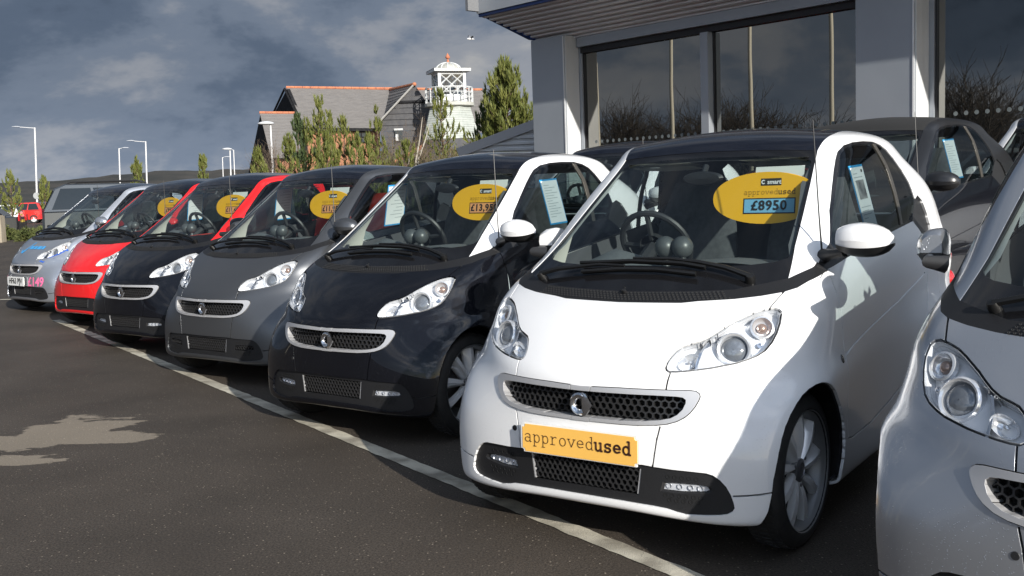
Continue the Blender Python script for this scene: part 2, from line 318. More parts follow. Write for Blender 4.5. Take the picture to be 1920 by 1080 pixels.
for t0, t1, mul in bays:
    edges_ = [t0]+mul+[t1]
    for a, b in zip(edges_[:-1], edges_[1:]):
        mb = MB(); mb.box(((a+b)/2, -OUT*(REV+.02), (ZW+ZB)/2), (b-a-.02, .02, ZW-ZB)); g_ = bpart('window', mb, SGL)
        n = int((b-a-.2)/.118)
        for k in range(n):
            mb = MB(); mb.lathe([(.026, 0), (.0005, .001)], 10, axisM((a+.16+k*.118, -OUT*(REV+.008), 1.72), (0, OUT, 0))); 
            if k == 0: dm = mb.mesh('etched_dot', DOTM)
            o = bpy.data.objects.new('etched_dot', dm); COL.objects.link(o); o.parent = g_; o.location = (k*.118, 0, 0)
    for mcen in mul:
        mb = MB(); mb.box((mcen, -OUT*(REV-.06), (ZW+ZB)/2), (.125, .13, ZW-ZB-.004)); bpart('mullion', mb, CLAD)
        mb = MB(); mb.box((mcen-.072, -OUT*(REV-.005), (ZW+ZB)/2), (.017, .02, ZW-ZB-.004)); bpart('mullion_gasket', mb, DKFR)
    mb = MB(); mb.box(((t0+t1)/2, -OUT*(REV-.02), ZW+.045), (t1-t0-.004, .07, .085)); bpart('window_head', mb, DKFR)
    mb = MB(); mb.box(((t0+t1)/2, -OUT*(REV-.05), ZW+.16), (t1-t0-.004, .16, .14)); bpart('head_flashing', mb, CLAD)
mb = MB(); mb.box((-2.6, -OUT*4.2, 2.2), (12.2, 7.0, 5.2)); bpart('building_core', mb, mat('core_dark', (.03, .03, .032), .8))
# ribbed soffit sloping up and out from the pillar heads to the fascia
def ribs(t0, t1, p0, p1, pitch, name, m, depth=.030, par=None, t1b=None):
    """trapezoid ribs running along the facade, between section points p0 and p1 (out, z)"""
    (a0, z0), (a1, z1) = p0, p1; L = math.hypot(a1-a0, z1-z0); n = max(2, int(L/pitch)); ux, uz = (a1-a0)/L, (z1-z0)/L; nx, nz = uz, -ux; sec = []
    for k in range(n):
        for f_, h in ((0, 0), (.30, 0), (.42, 1), (.78, 1), (.92, 0)):
            s = (k+f_)*L/n; sec.append((a0+ux*s+nx*depth*h, z0+uz*s+nz*depth*h))
    sec.append(p1); mb = MB(); te = (lambda a: t1) if t1b is None else (lambda a: t1+(t1b-t1)*max(0., a)/OH)
    mb.grid([[(t0, OUT*a, z) for a, z in sec], [(te(a), OUT*a, z) for a, z in sec]]); return bpart(name, mb, m, par)
TE = 3.74; TP = 3.41; OH = .75; ZF = 3.74
ribs(-9, TP, (-.30, ZS-.02), (OH-.02, ZF-.03), .105, 'ribbed_soffit', noisy('pale_soffit_sheet', (.74, .75, .77), (.80, .805, .82), 3, .42, metal=.3), .045, None, TE-.03)
mb = MB(); mb.prism([(TP, OUT*(-.34), ZS+.0), (TP, 0, ZS+.02), (TE-.03, OUT*OH, ZF-.03), (TE-.03, OUT*OH, ZF+.06), (TP, 0, ZS+.13), (TP, OUT*(-.34), ZS+.09)], (.05, 0, 0)); bpart('soffit_edge', mb, BLUEE)
mb = MB(); mb.box(((TE-9)/2, OUT*(OH+.02), ZF+.15), (TE+9, .045, .36)); f_ = bpart('fascia', mb, CLAD)
mb = MB(); mb.box(((TE-9)/2, OUT*(OH-.01), ZF-.045), (TE+8.98, .05, .06)); bpart('fascia_trim', mb, BLUEE, f_)
ribs(-9, TE, (OH+.02, ZF+.33), (OH+.021, ZF+2.0), .20, 'ribbed_cladding', CLAD2, -.03)
mb = MB(); mb.box((TE-.02, -OUT*2.5, ZF+1.0), (.06, 7., 2.0)); bpart('gable_wall', mb, CLAD2)
mb = MB(); mb.box((3.405, -OUT*2.2, (ZS+ZB)/2), (.03, 3.7, ZS-ZB)); bpart('side_wall', mb, CLAD)
# lower workshop wing with ribbed sheet under a mono-pitch verge
wing = bpy.data.objects.new('workshop_wing', None); COL.objects.link(wing); wing['label'] = 'low grey ribbed workshop wall with sloping verge beyond the showroom pillar'; wing['category'] = 'building'
def q_(u, v): return at(u, v, 23.)
wing.location = (q_(940, 300).x, 23., 0)
A, B, C_, D = q_(868, 287), q_(1012, 233), q_(1012, 420), q_(868, 420)
mb = MB(); n = 26; W_ = MB()
z0 = 0.; zt = max(A.z, B.z)
rows = []; k = 0; z = 0.
while z < zt-.02:
    for f_, dd in ((0, 0), (.35, 0), (.48, .03), (.85, .03)):
        zz = z+f_*.125
        xl = A.x if zz < A.z else A.x+(B.x-A.x)*(zz-A.z)/(B.z-A.z)
        rows.append([(xl-wing.location.x, -dd, zz), (B.x-wing.location.x, -dd, zz)])
    z += .125
W_.grid(rows); ob('ribbed_wall', W_.mesh('ribbed_wall', noisy('pale_ribbed_sheet', (.52, .525, .53), (.46, .465, .47), 2, .5)), wing)
d_ = (B-A).normalized(); up = Vector((-d_.z, 0, d_.x)); o_ = Vector((wing.location.x, 23, 0))
mb = MB(); mb.prism([A-o_-up*.06+Vector((-.1, -.06, -.03)), B-o_-up*.06+Vector((0, -.06, 0)), B-o_+up*.14+Vector((0, -.06, 0)), A-o_+up*.14+Vector((-.1, -.06, -.03))], (0, .25, 0)); ob('verge_flashing', mb.mesh('verge_flashing', mat('verge_grey', (.34, .34, .35), .5)), wing)
mb = MB(); mb.prism([(A-o_)+Vector((0, .2, 0)), (B-o_)+Vector((0, .2, 0)), (B-o_)*1+Vector((0, .2, -B.z)), (A-o_)+Vector((0, .2, -A.z))], (0, 4, 0)); ob('wing_body', mb.mesh('wing_body', CLAD2), wing)
mb = MB(); mb.box((B.x-wing.location.x-.02, -.05, B.z/2), (.07, .06, B.z)); ob('corner_trim', mb.mesh('corner_trim', CLAD), wing)
# ------------------------------------------------------------------ the small two-seat car: body surface
ROWS=[
"-0.07 0 0.155|-0.075 0.2 0.155|-0.095 0.38 0.15|-0.125 0.54 0.145|-0.165 0.63 0.15|-0.22 0.69 0.16|-0.43 0.71 0.17|-0.75 0.7 0.17|-1.3 0.69 0.18|-1.85 0.7 0.18|-2.28 0.7 0.18|-2.52 0.6 0.2|-2.6 0.38 0.2|-2.61 0 0.2",
"-0.005 0 0.17|-0.01 0.2 0.168|-0.032 0.38 0.155|-0.068 0.545 0.15|-0.118 0.66 0.155|-0.19 0.715 0.165|-0.43 0.745 0.18|-0.75 0.735 0.18|-1.3 0.725 0.19|-1.85 0.735 0.19|-2.28 0.745 0.19|-2.55 0.64 0.22|-2.63 0.4 0.22|-2.65 0 0.22",
"0 0 0.21|-0.004 0.2 0.208|-0.026 0.38 0.2|-0.062 0.545 0.2|-0.114 0.665 0.2|-0.188 0.73 0.21|-0.43 0.757 0.21|-0.75 0.748 0.21|-1.3 0.735 0.22|-1.85 0.748 0.22|-2.28 0.765 0.22|-2.57 0.66 0.25|-2.655 0.4 0.25|-2.675 0 0.25",
"0.002 0 0.285|-0.004 0.2 0.285|-0.026 0.38 0.285|-0.062 0.545 0.285|-0.115 0.668 0.285|-0.19 0.738 0.285|-0.43 0.768 0.285|-0.75 0.755 0.285|-1.3 0.728 0.3|-1.85 0.755 0.29|-2.28 0.778 0.29|-2.58 0.68 0.3|-2.665 0.4 0.3|-2.685 0 0.3",
"0.003 0 0.37|-0.005 0.2 0.37|-0.028 0.38 0.37|-0.066 0.545 0.37|-0.12 0.67 0.37|-0.197 0.745 0.37|-0.43 0.776 0.37|-0.75 0.755 0.37|-1.3 0.718 0.38|-1.85 0.755 0.38|-2.28 0.785 0.38|-2.585 0.69 0.38|-2.67 0.41 0.38|-2.69 0 0.38",
"-0.002 0 0.46|-0.01 0.2 0.46|-0.036 0.38 0.46|-0.08 0.545 0.46|-0.14 0.672 0.46|-0.218 0.748 0.46|-0.43 0.784 0.46|-0.75 0.758 0.46|-1.3 0.714 0.47|-1.85 0.758 0.47|-2.28 0.79 0.47|-2.585 0.7 0.47|-2.67 0.42 0.47|-2.69 0 0.47",
"-0.002 0 0.545|-0.012 0.2 0.545|-0.052 0.38 0.545|-0.112 0.54 0.545|-0.178 0.665 0.545|-0.258 0.748 0.548|-0.43 0.79 0.56|-0.75 0.76 0.555|-1.3 0.714 0.56|-1.85 0.76 0.56|-2.28 0.79 0.56|-2.575 0.7 0.56|-2.66 0.42 0.56|-2.68 0 0.56",
"-0.004 0 0.6|-0.018 0.2 0.6|-0.066 0.38 0.6|-0.135 0.53 0.6|-0.208 0.648 0.6|-0.29 0.732 0.605|-0.44 0.79 0.63|-0.75 0.758 0.62|-1.3 0.716 0.63|-1.85 0.758 0.63|-2.28 0.785 0.63|-2.57 0.7 0.63|-2.65 0.42 0.63|-2.67 0 0.63",
"-0.014 0 0.645|-0.028 0.2 0.645|-0.076 0.38 0.645|-0.148 0.515 0.645|-0.226 0.619 0.65|-0.312 0.699 0.66|-0.455 0.757 0.685|-0.75 0.745 0.675|-1.3 0.718 0.685|-1.85 0.75 0.69|-2.28 0.77 0.69|-2.56 0.69 0.69|-2.64 0.42 0.69|-2.66 0 0.69",
"-0.05 0 0.69|-0.062 0.2 0.69|-0.102 0.38 0.69|-0.168 0.513 0.7|-0.25 0.616 0.71|-0.335 0.689 0.715|-0.47 0.74 0.73|-0.75 0.739 0.73|-1.3 0.718 0.74|-1.85 0.735 0.75|-2.28 0.76 0.75|-2.55 0.7 0.75|-2.63 0.42 0.75|-2.65 0 0.75",
"-0.118 0 0.762|-0.128 0.2 0.762|-0.165 0.375 0.762|-0.228 0.513 0.77|-0.3 0.613 0.778|-0.378 0.676 0.785|-0.495 0.726 0.795|-0.75 0.738 0.8|-1.3 0.716 0.82|-1.85 0.722 0.83|-2.28 0.74 0.83|-2.54 0.685 0.83|-2.615 0.42 0.83|-2.635 0 0.83",
"-0.208 0 0.836|-0.216 0.2 0.836|-0.244 0.38 0.835|-0.295 0.528 0.84|-0.352 0.624 0.848|-0.422 0.676 0.858|-0.525 0.716 0.868|-0.75 0.731 0.88|-1.3 0.712 0.91|-1.87 0.724 0.92|-2.34 0.74 0.92|-2.57 0.7 0.92|-2.64 0.42 0.92|-2.66 0 0.92",
"-0.298 0 0.897|-0.304 0.2 0.897|-0.33 0.38 0.895|-0.375 0.532 0.898|-0.42 0.605 0.91|-0.48 0.65 0.925|-0.575 0.682 0.945|-0.75 0.709 0.965|-1.3 0.704 1|-1.87 0.712 1.03|-2.31 0.72 1.03|-2.55 0.68 1|-2.62 0.41 1|-2.64 0 1",
"-0.362 0 0.94|-0.367 0.2 0.94|-0.4 0.38 0.942|-0.462 0.529 0.952|-0.52 0.598 0.965|-0.58 0.632 0.98|-0.665 0.658 1|-0.84 0.679 1.03|-1.3 0.685 1.08|-1.87 0.694 1.135|-2.28 0.702 1.14|-2.51 0.65 1.1|-2.585 0.39 1.1|-2.6 0 1.1",
"-0.56 0 1.085|-0.565 0.2 1.083|-0.6 0.38 1.078|-0.665 0.519 1.074|-0.718 0.601 1.07|-0.77 0.633 1.07|-0.84 0.657 1.08|-1 0.666 1.11|-1.38 0.668 1.16|-1.87 0.688 1.215|-2.28 0.7 1.215|-2.45 0.62 1.18|-2.525 0.37 1.18|-2.54 0 1.18",
"-0.83 0 1.268|-0.835 0.2 1.265|-0.865 0.37 1.257|-0.91 0.498 1.25|-0.945 0.576 1.243|-0.99 0.614 1.242|-1.05 0.638 1.248|-1.18 0.64 1.27|-1.47 0.645 1.305|-1.87 0.664 1.33|-2.21 0.675 1.33|-2.35 0.57 1.31|-2.425 0.34 1.31|-2.44 0 1.31",
"-1.08 0 1.43|-1.083 0.2 1.427|-1.1 0.36 1.418|-1.125 0.475 1.408|-1.145 0.538 1.402|-1.18 0.573 1.4|-1.24 0.596 1.405|-1.33 0.601 1.418|-1.54 0.608 1.435|-1.85 0.616 1.44|-2.08 0.606 1.43|-2.2 0.49 1.42|-2.27 0.32 1.42|-2.29 0 1.42",
"-1.185 0 1.5|-1.187 0.2 1.497|-1.195 0.35 1.487|-1.207 0.455 1.478|-1.225 0.502 1.474|-1.265 0.539 1.476|-1.325 0.559 1.484|-1.41 0.569 1.493|-1.58 0.581 1.5|-1.85 0.582 1.5|-2.05 0.57 1.485|-2.14 0.46 1.475|-2.2 0.3 1.478|-2.22 0 1.48",
"-1.235 0 1.548|-1.237 0.2 1.545|-1.243 0.34 1.535|-1.255 0.442 1.526|-1.275 0.482 1.53|-1.315 0.521 1.534|-1.375 0.537 1.54|-1.45 0.544 1.546|-1.6 0.55 1.551|-1.85 0.545 1.548|-2.03 0.53 1.525|-2.08 0.42 1.518|-2.13 0.28 1.522|-2.15 0 1.525",
"-1.37 0 1.585|-1.372 0.17 1.583|-1.378 0.28 1.576|-1.39 0.365 1.57|-1.41 0.4 1.567|-1.45 0.42 1.569|-1.5 0.432 1.572|-1.56 0.437 1.574|-1.66 0.439 1.576|-1.83 0.435 1.573|-1.92 0.42 1.566|-1.98 0.34 1.56|-2.01 0.22 1.562|-2.02 0 1.565",
"-1.53 0 1.604|-1.53 0.08 1.603|-1.535 0.15 1.6|-1.54 0.19 1.597|-1.55 0.21 1.596|-1.57 0.225 1.596|-1.6 0.23 1.596|-1.63 0.233 1.597|-1.69 0.235 1.597|-1.77 0.232 1.595|-1.82 0.225 1.592|-1.85 0.19 1.59|-1.87 0.12 1.59|-1.88 0 1.59",
"-1.6 0 1.607|-1.61 0.001 1.607|-1.62 0.002 1.607|-1.63 0.003 1.607|-1.64 0.004 1.607|-1.65 0.004 1.607|-1.66 0.005 1.607|-1.68 0.005 1.607|-1.7 0.005 1.607|-1.72 0.005 1.606|-1.74 0.004 1.605|-1.76 0.003 1.604|-1.78 0.002 1.603|-1.8 0 1.602",
]
def _bs(t): return np.stack([(1-t)**3/6, (3*t**3-6*t**2+4)/6, (-3*t**3+3*t**2+3*t+1)/6, t**3/6], -1)
def _eval(P, us, vs):
    nr, nc = P.shape[:2]; m = np.array([1, -1, 1.])
    Q = np.concatenate([P[:, 1:2]*m, P, P[:, -2:-1]*m], 1)
    Q = np.concatenate([Q[:1]*2-Q[1:2], Q, Q[-1:]*2-Q[-2:-1]], 0)
    def Wt(s, n):
        k = np.clip(np.floor(s).astype(int), 0, n-2); w = _bs(s-k); M = np.zeros((len(s), n+2))
        for j in range(4): M[np.arange(len(s)), k+j] += w[:, j]
        return M
    return np.einsum('ar,rck,bc->abk', Wt(vs, nr), Q, Wt(us, nc))
def body_surface(nu=8, nv=7):
    P = np.array([[[float(q) for q in c.split()] for c in r.split('|')] for r in ROWS]); nr, nc = P.shape[:2]; C = P.copy()
    for _ in range(1):
        C = C+.6*(P-_eval(C, np.arange(nc)*1., np.arange(nr)*1.)); C[:, 0, 1] = 0; C[:, -1, 1] = 0
    us = np.linspace(0, nc-1, (nc-1)*nu+1); vv = np.linspace(0, nr-1, (nr-1)*nv+1); e = 1e-3
    G = _eval(C, us, vv)
    du = _eval(C, np.clip(us+e, 0, nc-1), vv)-_eval(C, np.clip(us-e, 0, nc-1), vv)
    dv = _eval(C, us, np.clip(vv+e, 0, nr-1))-_eval(C, us, np.clip(vv-e, 0, nr-1))
    N = np.cross(du, dv); N /= np.linalg.norm(N, axis=-1, keepdims=True)+1e-12; N[-1] = [0, 0, 1]
    N[:, 0, 1] = 0; N[:, -1, 1] = 0; N /= np.linalg.norm(N, axis=-1, keepdims=True)+1e-12
    G[:, 0, 1] = 0; G[:, -1, 1] = 0
    a = (np.arange(G.shape[0]-1)[:, None]*len(us)+np.arange(len(us)-1)[None]).ravel(); n = len(us)
    return G.reshape(-1, 3), N.reshape(-1, 3), np.concatenate([np.stack([a, a+1, a+n+1], 1), np.stack([a, a+n+1, a+n], 1)])
class Shell:
    def __init__(s):
        s.V, s.N, s.T = body_surface(); s.clean(); s.L = np.zeros(len(s.T), int); s.names = ['body']
        s.V0, s.N0, s.T0 = s.V.copy(), s.N.copy(), s.T.copy()
    def clean(s):
        A = np.linalg.norm(np.cross(s.V[s.T[:, 1]]-s.V[s.T[:, 0]], s.V[s.T[:, 2]]-s.V[s.T[:, 0]]), axis=1); s.T = s.T[A > 1e-10]
    def mask(s, pr):
        c = s.V[s.T].mean(1); n = s.N[s.T].mean(1)
        if pr == 'F': return (c[:, 0] > -1.27) & (n[:, 0] > .08)
        if pr == 'S': return (c[:, 1] > .25) & (n[:, 1] > .3)
        if pr == 'T': return (c[:, 2] > 1.35) & (n[:, 2] > .2)
        if pr == 'W': return c[:, 1] > .46
        if pr == 'B': return (c[:, 0] < -1.9) & (n[:, 0] < -.15)
    AX = {'W': (0, 2), 'F': (1, 2), 'S': (0, 2), 'T': (0, 1), 'B': (1, 2)}
    def slice(s, p, q, pr):
        ax = s.AX[pr]; X = s.V[:, ax]; p = np.array(p, float); q = np.array(q, float); d = q-p; ln = np.hypot(*d)
        if ln < 1e-7: return
        d /= ln; nrm = np.array([-d[1], d[0]]); D = (X-p)@nrm; D[np.abs(D) < 2e-6] = 0; tt = (X-p)@d
        td = D[s.T]; t2 = tt[s.T]
        c = s.mask(pr) & (td.min(1) < 0) & (td.max(1) > 0) & (t2.max(1) > -1e-4) & (t2.min(1) < ln+1e-4)
        idx = np.nonzero(c)[0]
        if not len(idx): return
        T = s.T[idx]; td = td[idx]; lab = s.L[idx]; sg = np.sign(td)
        lone = np.zeros(len(T), int)
        for k in range(3):
            o1, o2 = (k+1) % 3, (k+2) % 3
            lone[(sg[:, k] != 0) & (sg[:, o1]*sg[:, k] <= 0) & (sg[:, o2]*sg[:, k] <= 0)] = k
        r = np.arange(len(T)); a, b, e = T[r, lone], T[r, (lone+1) % 3], T[r, (lone+2) % 3]
        da, db, de = D[a], D[b], D[e]; f1 = (da/(da-db))[:, None]; f2 = (da/(da-de))[:, None]
        P1 = s.V[a]+(s.V[b]-s.V[a])*f1; P2 = s.V[a]+(s.V[e]-s.V[a])*f2
        N1 = s.N[a]+(s.N[b]-s.N[a])*f1; N2 = s.N[a]+(s.N[e]-s.N[a])*f2
        n0 = len(s.V); m = len(T); s.V = np.r_[s.V, P1, P2]; s.N = np.r_[s.N, N1, N2]; i1 = n0+r; i2 = n0+m+r
        keep = np.ones(len(s.T), bool); keep[idx] = False
        s.T = np.r_[s.T[keep], np.stack([a, i1, i2], 1), np.stack([i1, b, e], 1), np.stack([i1, e, i2], 1)]; s.L = np.r_[s.L[keep], lab, lab, lab]
        A = np.linalg.norm(np.cross(s.V[s.T[:, 1]]-s.V[s.T[:, 0]], s.V[s.T[:, 2]]-s.V[s.T[:, 0]]), axis=1); g = A > 1e-10; s.T = s.T[g]; s.L = s.L[g]
    @staticmethod
    def inside(P, poly):
        r = np.zeros(len(P), bool); n = len(poly)
        for i in range(n):
            (x1, y1), (x2, y2) = poly[i], poly[(i+1) % n]
            c = ((y1 > P[:, 1]) != (y2 > P[:, 1])); 
            with np.errstate(divide='ignore', invalid='ignore'): xi = (x2-x1)*(P[:, 1]-y1)/(y2-y1)+x1
            r ^= c & (P[:, 0] < xi)
        return r
    def region(s, name, poly, pr, only=None):
        for i in range(len(poly)): s.slice(poly[i], poly[(i+1) % len(poly)], pr)
        c = s.V[s.T].mean(1)[:, s.AX[pr]]; g = s.inside(c, poly) & s.mask(pr)
        if only: g &= np.isin(s.L, [s.names.index(k) for k in only])
        if name not in s.names: s.names.append(name)
        s.L[g] = s.names.index(name)
    def band(s, line, w, pr, name='gap', only=None):
        line = [np.array(p, float) for p in line]; A = []; B = []
        for i, p in enumerate(line):
            d = line[min(i+1, len(line)-1)]-line[max(i-1, 0)]; d /= np.hypot(*d)+1e-12; n = np.array([-d[1], d[0]])*w/2; A.append(p+n); B.append(p-n)
        s.region(name, [tuple(p) for p in A+B[::-1]], pr, only)
    def part(s, names, off=0., depth=.012, flip=False, lip=.0018, sides='both', flange=True):
        g = np.isin(s.L, [s.names.index(k) for k in names if k in s.names]); T = s.T[g]
        P = s.V[T].reshape(-1, 3); Nn = s.N[T].reshape(-1, 3)
        _, fi, inv = np.unique(np.round(P, 5), axis=0, return_index=True, return_inverse=True); inv = inv.ravel()
        V = P[fi]; N = Nn[fi]; N = N/(np.linalg.norm(N, axis=1, keepdims=True)+1e-12); T = inv.reshape(-1, 3)
        T = T[(T[:, 0] != T[:, 1]) & (T[:, 1] != T[:, 2]) & (T[:, 2] != T[:, 0])]
        V = V+N*off; faces = [tuple(t) for t in T]; vv = V; nn = N
        if flange:
            E = np.concatenate([T[:, [0, 1]], T[:, [1, 2]], T[:, [2, 0]]]); key = E[:, 0].astype(np.int64)*len(V)+E[:, 1]; rev = E[:, 1].astype(np.int64)*len(V)+E[:, 0]
            bd = E[~np.isin(key, rev)]
            if sides == 'both': bd = bd[~((np.abs(V[bd[:, 0], 1]) < 2e-4) & (np.abs(V[bd[:, 1], 1]) < 2e-4))]
            sd = np.zeros_like(V); ed = V[bd[:, 1]]-V[bd[:, 0]]; sv = np.cross(ed, N[bd[:, 0]])
            np.add.at(sd, bd[:, 0], sv); np.add.at(sd, bd[:, 1], sv); sd /= np.linalg.norm(sd, axis=1, keepdims=True)+1e-12
            bi = np.unique(bd); mp = -np.ones(len(V), int); mp[bi] = np.arange(len(bi)); n0 = len(V); nb = len(bi)
            r1 = V[bi]-N[bi]*lip+sd[bi]*lip*.35; r2 = V[bi]-N[bi]*depth+sd[bi]*lip*.35
            vv = np.r_[V, r1, r2]; nn = np.r_[N, sd[bi], sd[bi]]
            for a, b in bd:
                i, j = mp[a], mp[b]; faces += [(b, a, n0+i, n0+j), (n0+j, n0+i, n0+nb+i, n0+nb+j)]
        outv, outn, outf = [], [], []
        for sgn in ((1, -1) if sides == 'both' else ((1,) if sides == 'L' else (-1,))):
            b = sum(len(q) for q in outv); outv.append(vv*[1, sgn, 1]); outn.append(nn*[1, sgn, 1])
            outf += [tuple(i+b for i in (f_ if (sgn > 0) != flip else f_[::-1])) for f_ in faces]
        vv = np.concatenate(outv); nn = np.concatenate(outn)
        return vv, outf, (-nn if flip else nn)
    def locate(s, pr, pts):
        """points and normals on the uncut surface for 2-D positions of a projection"""
        V, T = s.V0, s.T0; c = V[T].mean(1); n = s.N0[T].mean(1)
        if pr == 'F': g = (c[:, 0] > -1.3) & (n[:, 0] > .05)
        else: g = (c[:, 1] > .2) & (n[:, 1] > .2)
        T = T[g]; ax = s.AX[pr]; A, B, C = V[T[:, 0]][:, ax], V[T[:, 1]][:, ax], V[T[:, 2]][:, ax]
        out = []
        d00 = B-A; d01 = C-A; den = d00[:, 0]*d01[:, 1]-d00[:, 1]*d01[:, 0]; den = np.where(np.abs(den) < 1e-14, 1e-14, den)
        for p in pts:
            sg = 1.; p = np.array(p, float)
            if pr == 'F' and p[0] < 0: sg = -1.; p[0] = -p[0]
            q = p-A; u = (q[:, 0]*d01[:, 1]-q[:, 1]*d01[:, 0])/den; v = (d00[:, 0]*q[:, 1]-d00[:, 1]*q[:, 0])/den
            k = np.argmin(np.maximum(np.maximum(-u, -v), u+v-1)); w = np.array([1-u[k]-v[k], u[k], v[k]])
            P = w@V[T[k]]; N = w@s.N0[T[k]]; N /= np.linalg.norm(N); m = np.array([1, sg, 1]); out.append((Vector(P*m), Vector(N*m)))
        return out
SH = Shell()
# ------------------------------------------------------------------ outlines on the body (metres; front = (y,z), side = (x,z), top = (x,y))
HL = [(.631,.875),(.619,.885),(.603,.889),(.586,.887),(.565,.882),(.539,.873),(.515,.86),(.492,.845),(.468,.829),(.446,.811),(.422,.793),(.397,.78),(.369,.772),(.347,.765),(.331,.752),(.319,.733),(.313,.715),(.312,.700),(.316,.690),(.328,.684),(.353,.684),(.388,.687),(.428,.692),(.469,.698),(.508,.706),(.539,.712),(.57,.723),(.595,.735),(.614,.751),(.627,.777),(.635,.809),(.637,.842)]
GRO = [(0,.617),(.043,.619),(.152,.622),(.25,.622),(.328,.622),(.41,.622),(.431,.619),(.442,.611),(.446,.6),(.443,.587),(.434,.566),(.419,.544),(.402,.528),(.376,.513),(.342,.502),(.297,.495),(.23,.49),(.16,.489),(.041,.489),(0,.489)]
GRI = [(0,.601),(.16,.602),(.292,.602),(.368,.6),(.39,.597),(.401,.589),(.402,.577),(.394,.555),(.377,.536),(.354,.523),(.313,.514),(.247,.507),(.16,.503),(0,.502)]
BEZ = [(0,.349),(.257,.349),(.292,.346),(.365,.342),(.429,.341),(.485,.339),(.509,.333),(.533,.317),(.553,.295),(.568,.267),(.577,.239),(.58,.22),(.573,.206),(.555,.195),(.526,.189),(.477,.184),(.408,.18),(.376,.186),(.337,.195),(.286,.199),(.156,.203),(0,.204)]
COWL = [(0,.9),(.13,.902),(.261,.904),(.325,.911),(.451,.919),(.538,.929),(.606,.941),(.64,.953),(.663,.977),(.683,1.002)]
COWLTOP = [(.646,1.019),(.594,.985),(.536,.972),(.471,.959),(.431,.95),(.284,.944),(0,.938)]
WS = [(0,.938),(.284,.944),(.431,.95),(.471,.959),(.536,.972),(.594,.985),(.558,1.098),(.532,1.22),(.506,1.335),(.485,1.42),(.474,1.478),(.35,1.486),(.213,1.492),(0,1.496)]
WSIN = [(0,1.032),(.142,1.031),(.306,1.03),(.43,1.034),(.515,1.043),(.552,1.055),(.562,1.070),(.552,1.105),(.521,1.225),(.495,1.335),(.473,1.42),(.458,1.447),(.42,1.458),(.213,1.466),(0,1.47)]
WIN = [(-.85,1.10),(-.962,1.225),(-1.064,1.315),(-1.151,1.388),(-1.214,1.437),(-1.262,1.472),(-1.319,1.498),(-1.409,1.512),(-1.53,1.518),(-1.66,1.517),(-1.745,1.502),(-1.80,1.477),(-1.838,1.436),(-1.874,1.379),(-1.907,1.32),(-1.931,1.244),(-1.92,1.19),(-1.863,1.14),(-1.534,1.105),(-.905,1.028)]
TRI = [(-.70,1.019),(-.85,1.10),(-.905,1.028),(-.73,1.003)]
DOOR = [(-.73,1.003),(-.733,.972),(-.731,.935),(-.742,.857),(-.748,.778),(-.745,.698),(-.735,.63),(-.728,.526),(-.728,.433),(-.752,.345),(-.83,.335),(-1.11,.337),(-1.389,.376),(-1.686,.447),(-1.735,.49),(-1.80,.575),(-1.865,.656),(-1.95,.76),(-1.985,.861),(-2.0,.97),(-1.99,1.06),(-1.968,1.076),(-1.928,1.103),(-1.863,1.14),(-1.534,1.105),(-.905,1.028)]
POD = [(-1.863,1.14),(-1.931,1.244),(-1.975,1.262),(-2.03,1.235),(-2.095,1.164),(-2.125,1.111),(-2.135,1.051),(-2.058,1.056),(-1.968,1.076),(-1.928,1.103)]
HOOD = COWL[:7]+[(.594,.912),(.586,.888),(.565,.882),(.539,.873),(.515,.86),(.492,.845),(.468,.829),(.446,.811),(.422,.793),(.397,.78),(.369,.772),(.347,.765),(.331,.752),(.319,.733),(.313,.715),(.312,.700),(.316,.690),(.328,.684),(.334,.681),(.332,.655),(.33,.622),(.25,.622),(.152,.622),(.043,.619),(0,.617)]
def circ(cx, cz, r, n=40): return [(cx+r*math.cos(2*math.pi*i/n), cz+r*math.sin(2*math.pi*i/n)) for i in range(n)]
HUBF, HUBR, TYR = (-.425, .712, .287), (-2.287, .728, .29), .287
R_ = SH.region
def edge(name, poly, pr, w=.006, only=None):
    SH.band(poly+[poly[0]], w, pr, 'gap', only)
R_('safety_cell', [(-.735,.05),(-.735,1.004),(-.60,.984),(-.53,.972),(-.45,1.0),(-.45,1.8),(-2.9,1.8),(-2.9,.05)], 'S')
_c = SH.V[SH.T].mean(1); SH.L[(SH.L == 0) & ((_c[:, 2] > 1.0) | (_c[:, 0] < -1.0))] = 1
SH.names.append('front_bumper'); SH.L[SH.L == 0] = 2
R_('hood', HOOD, 'F'); R_('door', DOOR, 'S')
R_('cowl_panel', COWL+COWLTOP, 'F'); R_('frit', WS, 'F'); R_('windscreen', WSIN, 'F')
R_('roof', [(-1.16,-.01),(-1.16,.478),(-1.21,.474),(-1.243,.479),(-1.29,.484),(-1.384,.487),(-1.549,.472),(-1.8,.472),(-1.95,.46),(-2.05,.43),(-2.1,.40),(-2.1,-.01)], 'T')
R_('frit', WS, 'F', only=['roof'])
R_('rear_window', [(0,1.16),(.40,1.16),(.47,1.2),(.47,1.3),(.43,1.44),(.38,1.47),(0,1.475)], 'B')
R_('cowl_panel', [(-.585,.970),(-.737,1.000),(-.72,1.035),(-.69,1.021),(-.60,.995)], 'S', ['safety_cell', 'front_bumper', 'door'])
R_('mirror_triangle', TRI, 'S'); R_('window_border', WIN, 'S')
def inset(poly, w):
    n = len(poly); A = sum(poly[i][0]*poly[(i+1) % n][1]-poly[(i+1) % n][0]*poly[i][1] for i in range(n)); sg = 1 if A > 0 else -1; o_ = []
    for i in range(n):
        p = np.array(poly[i]); a = p-np.array(poly[i-1]); b = np.array(poly[(i+1) % n])-p; a = a/np.hypot(*a); b = b/np.hypot(*b)
        na = np.array([-a[1], a[0]]); nb = np.array([-b[1], b[0]]); m = na+nb; m = m*2/(m@m) if m@m > .3 else nb; o_.append(tuple(p+sg*w*m))
    return o_
R_('side_window', inset(WIN, .012), 'S')
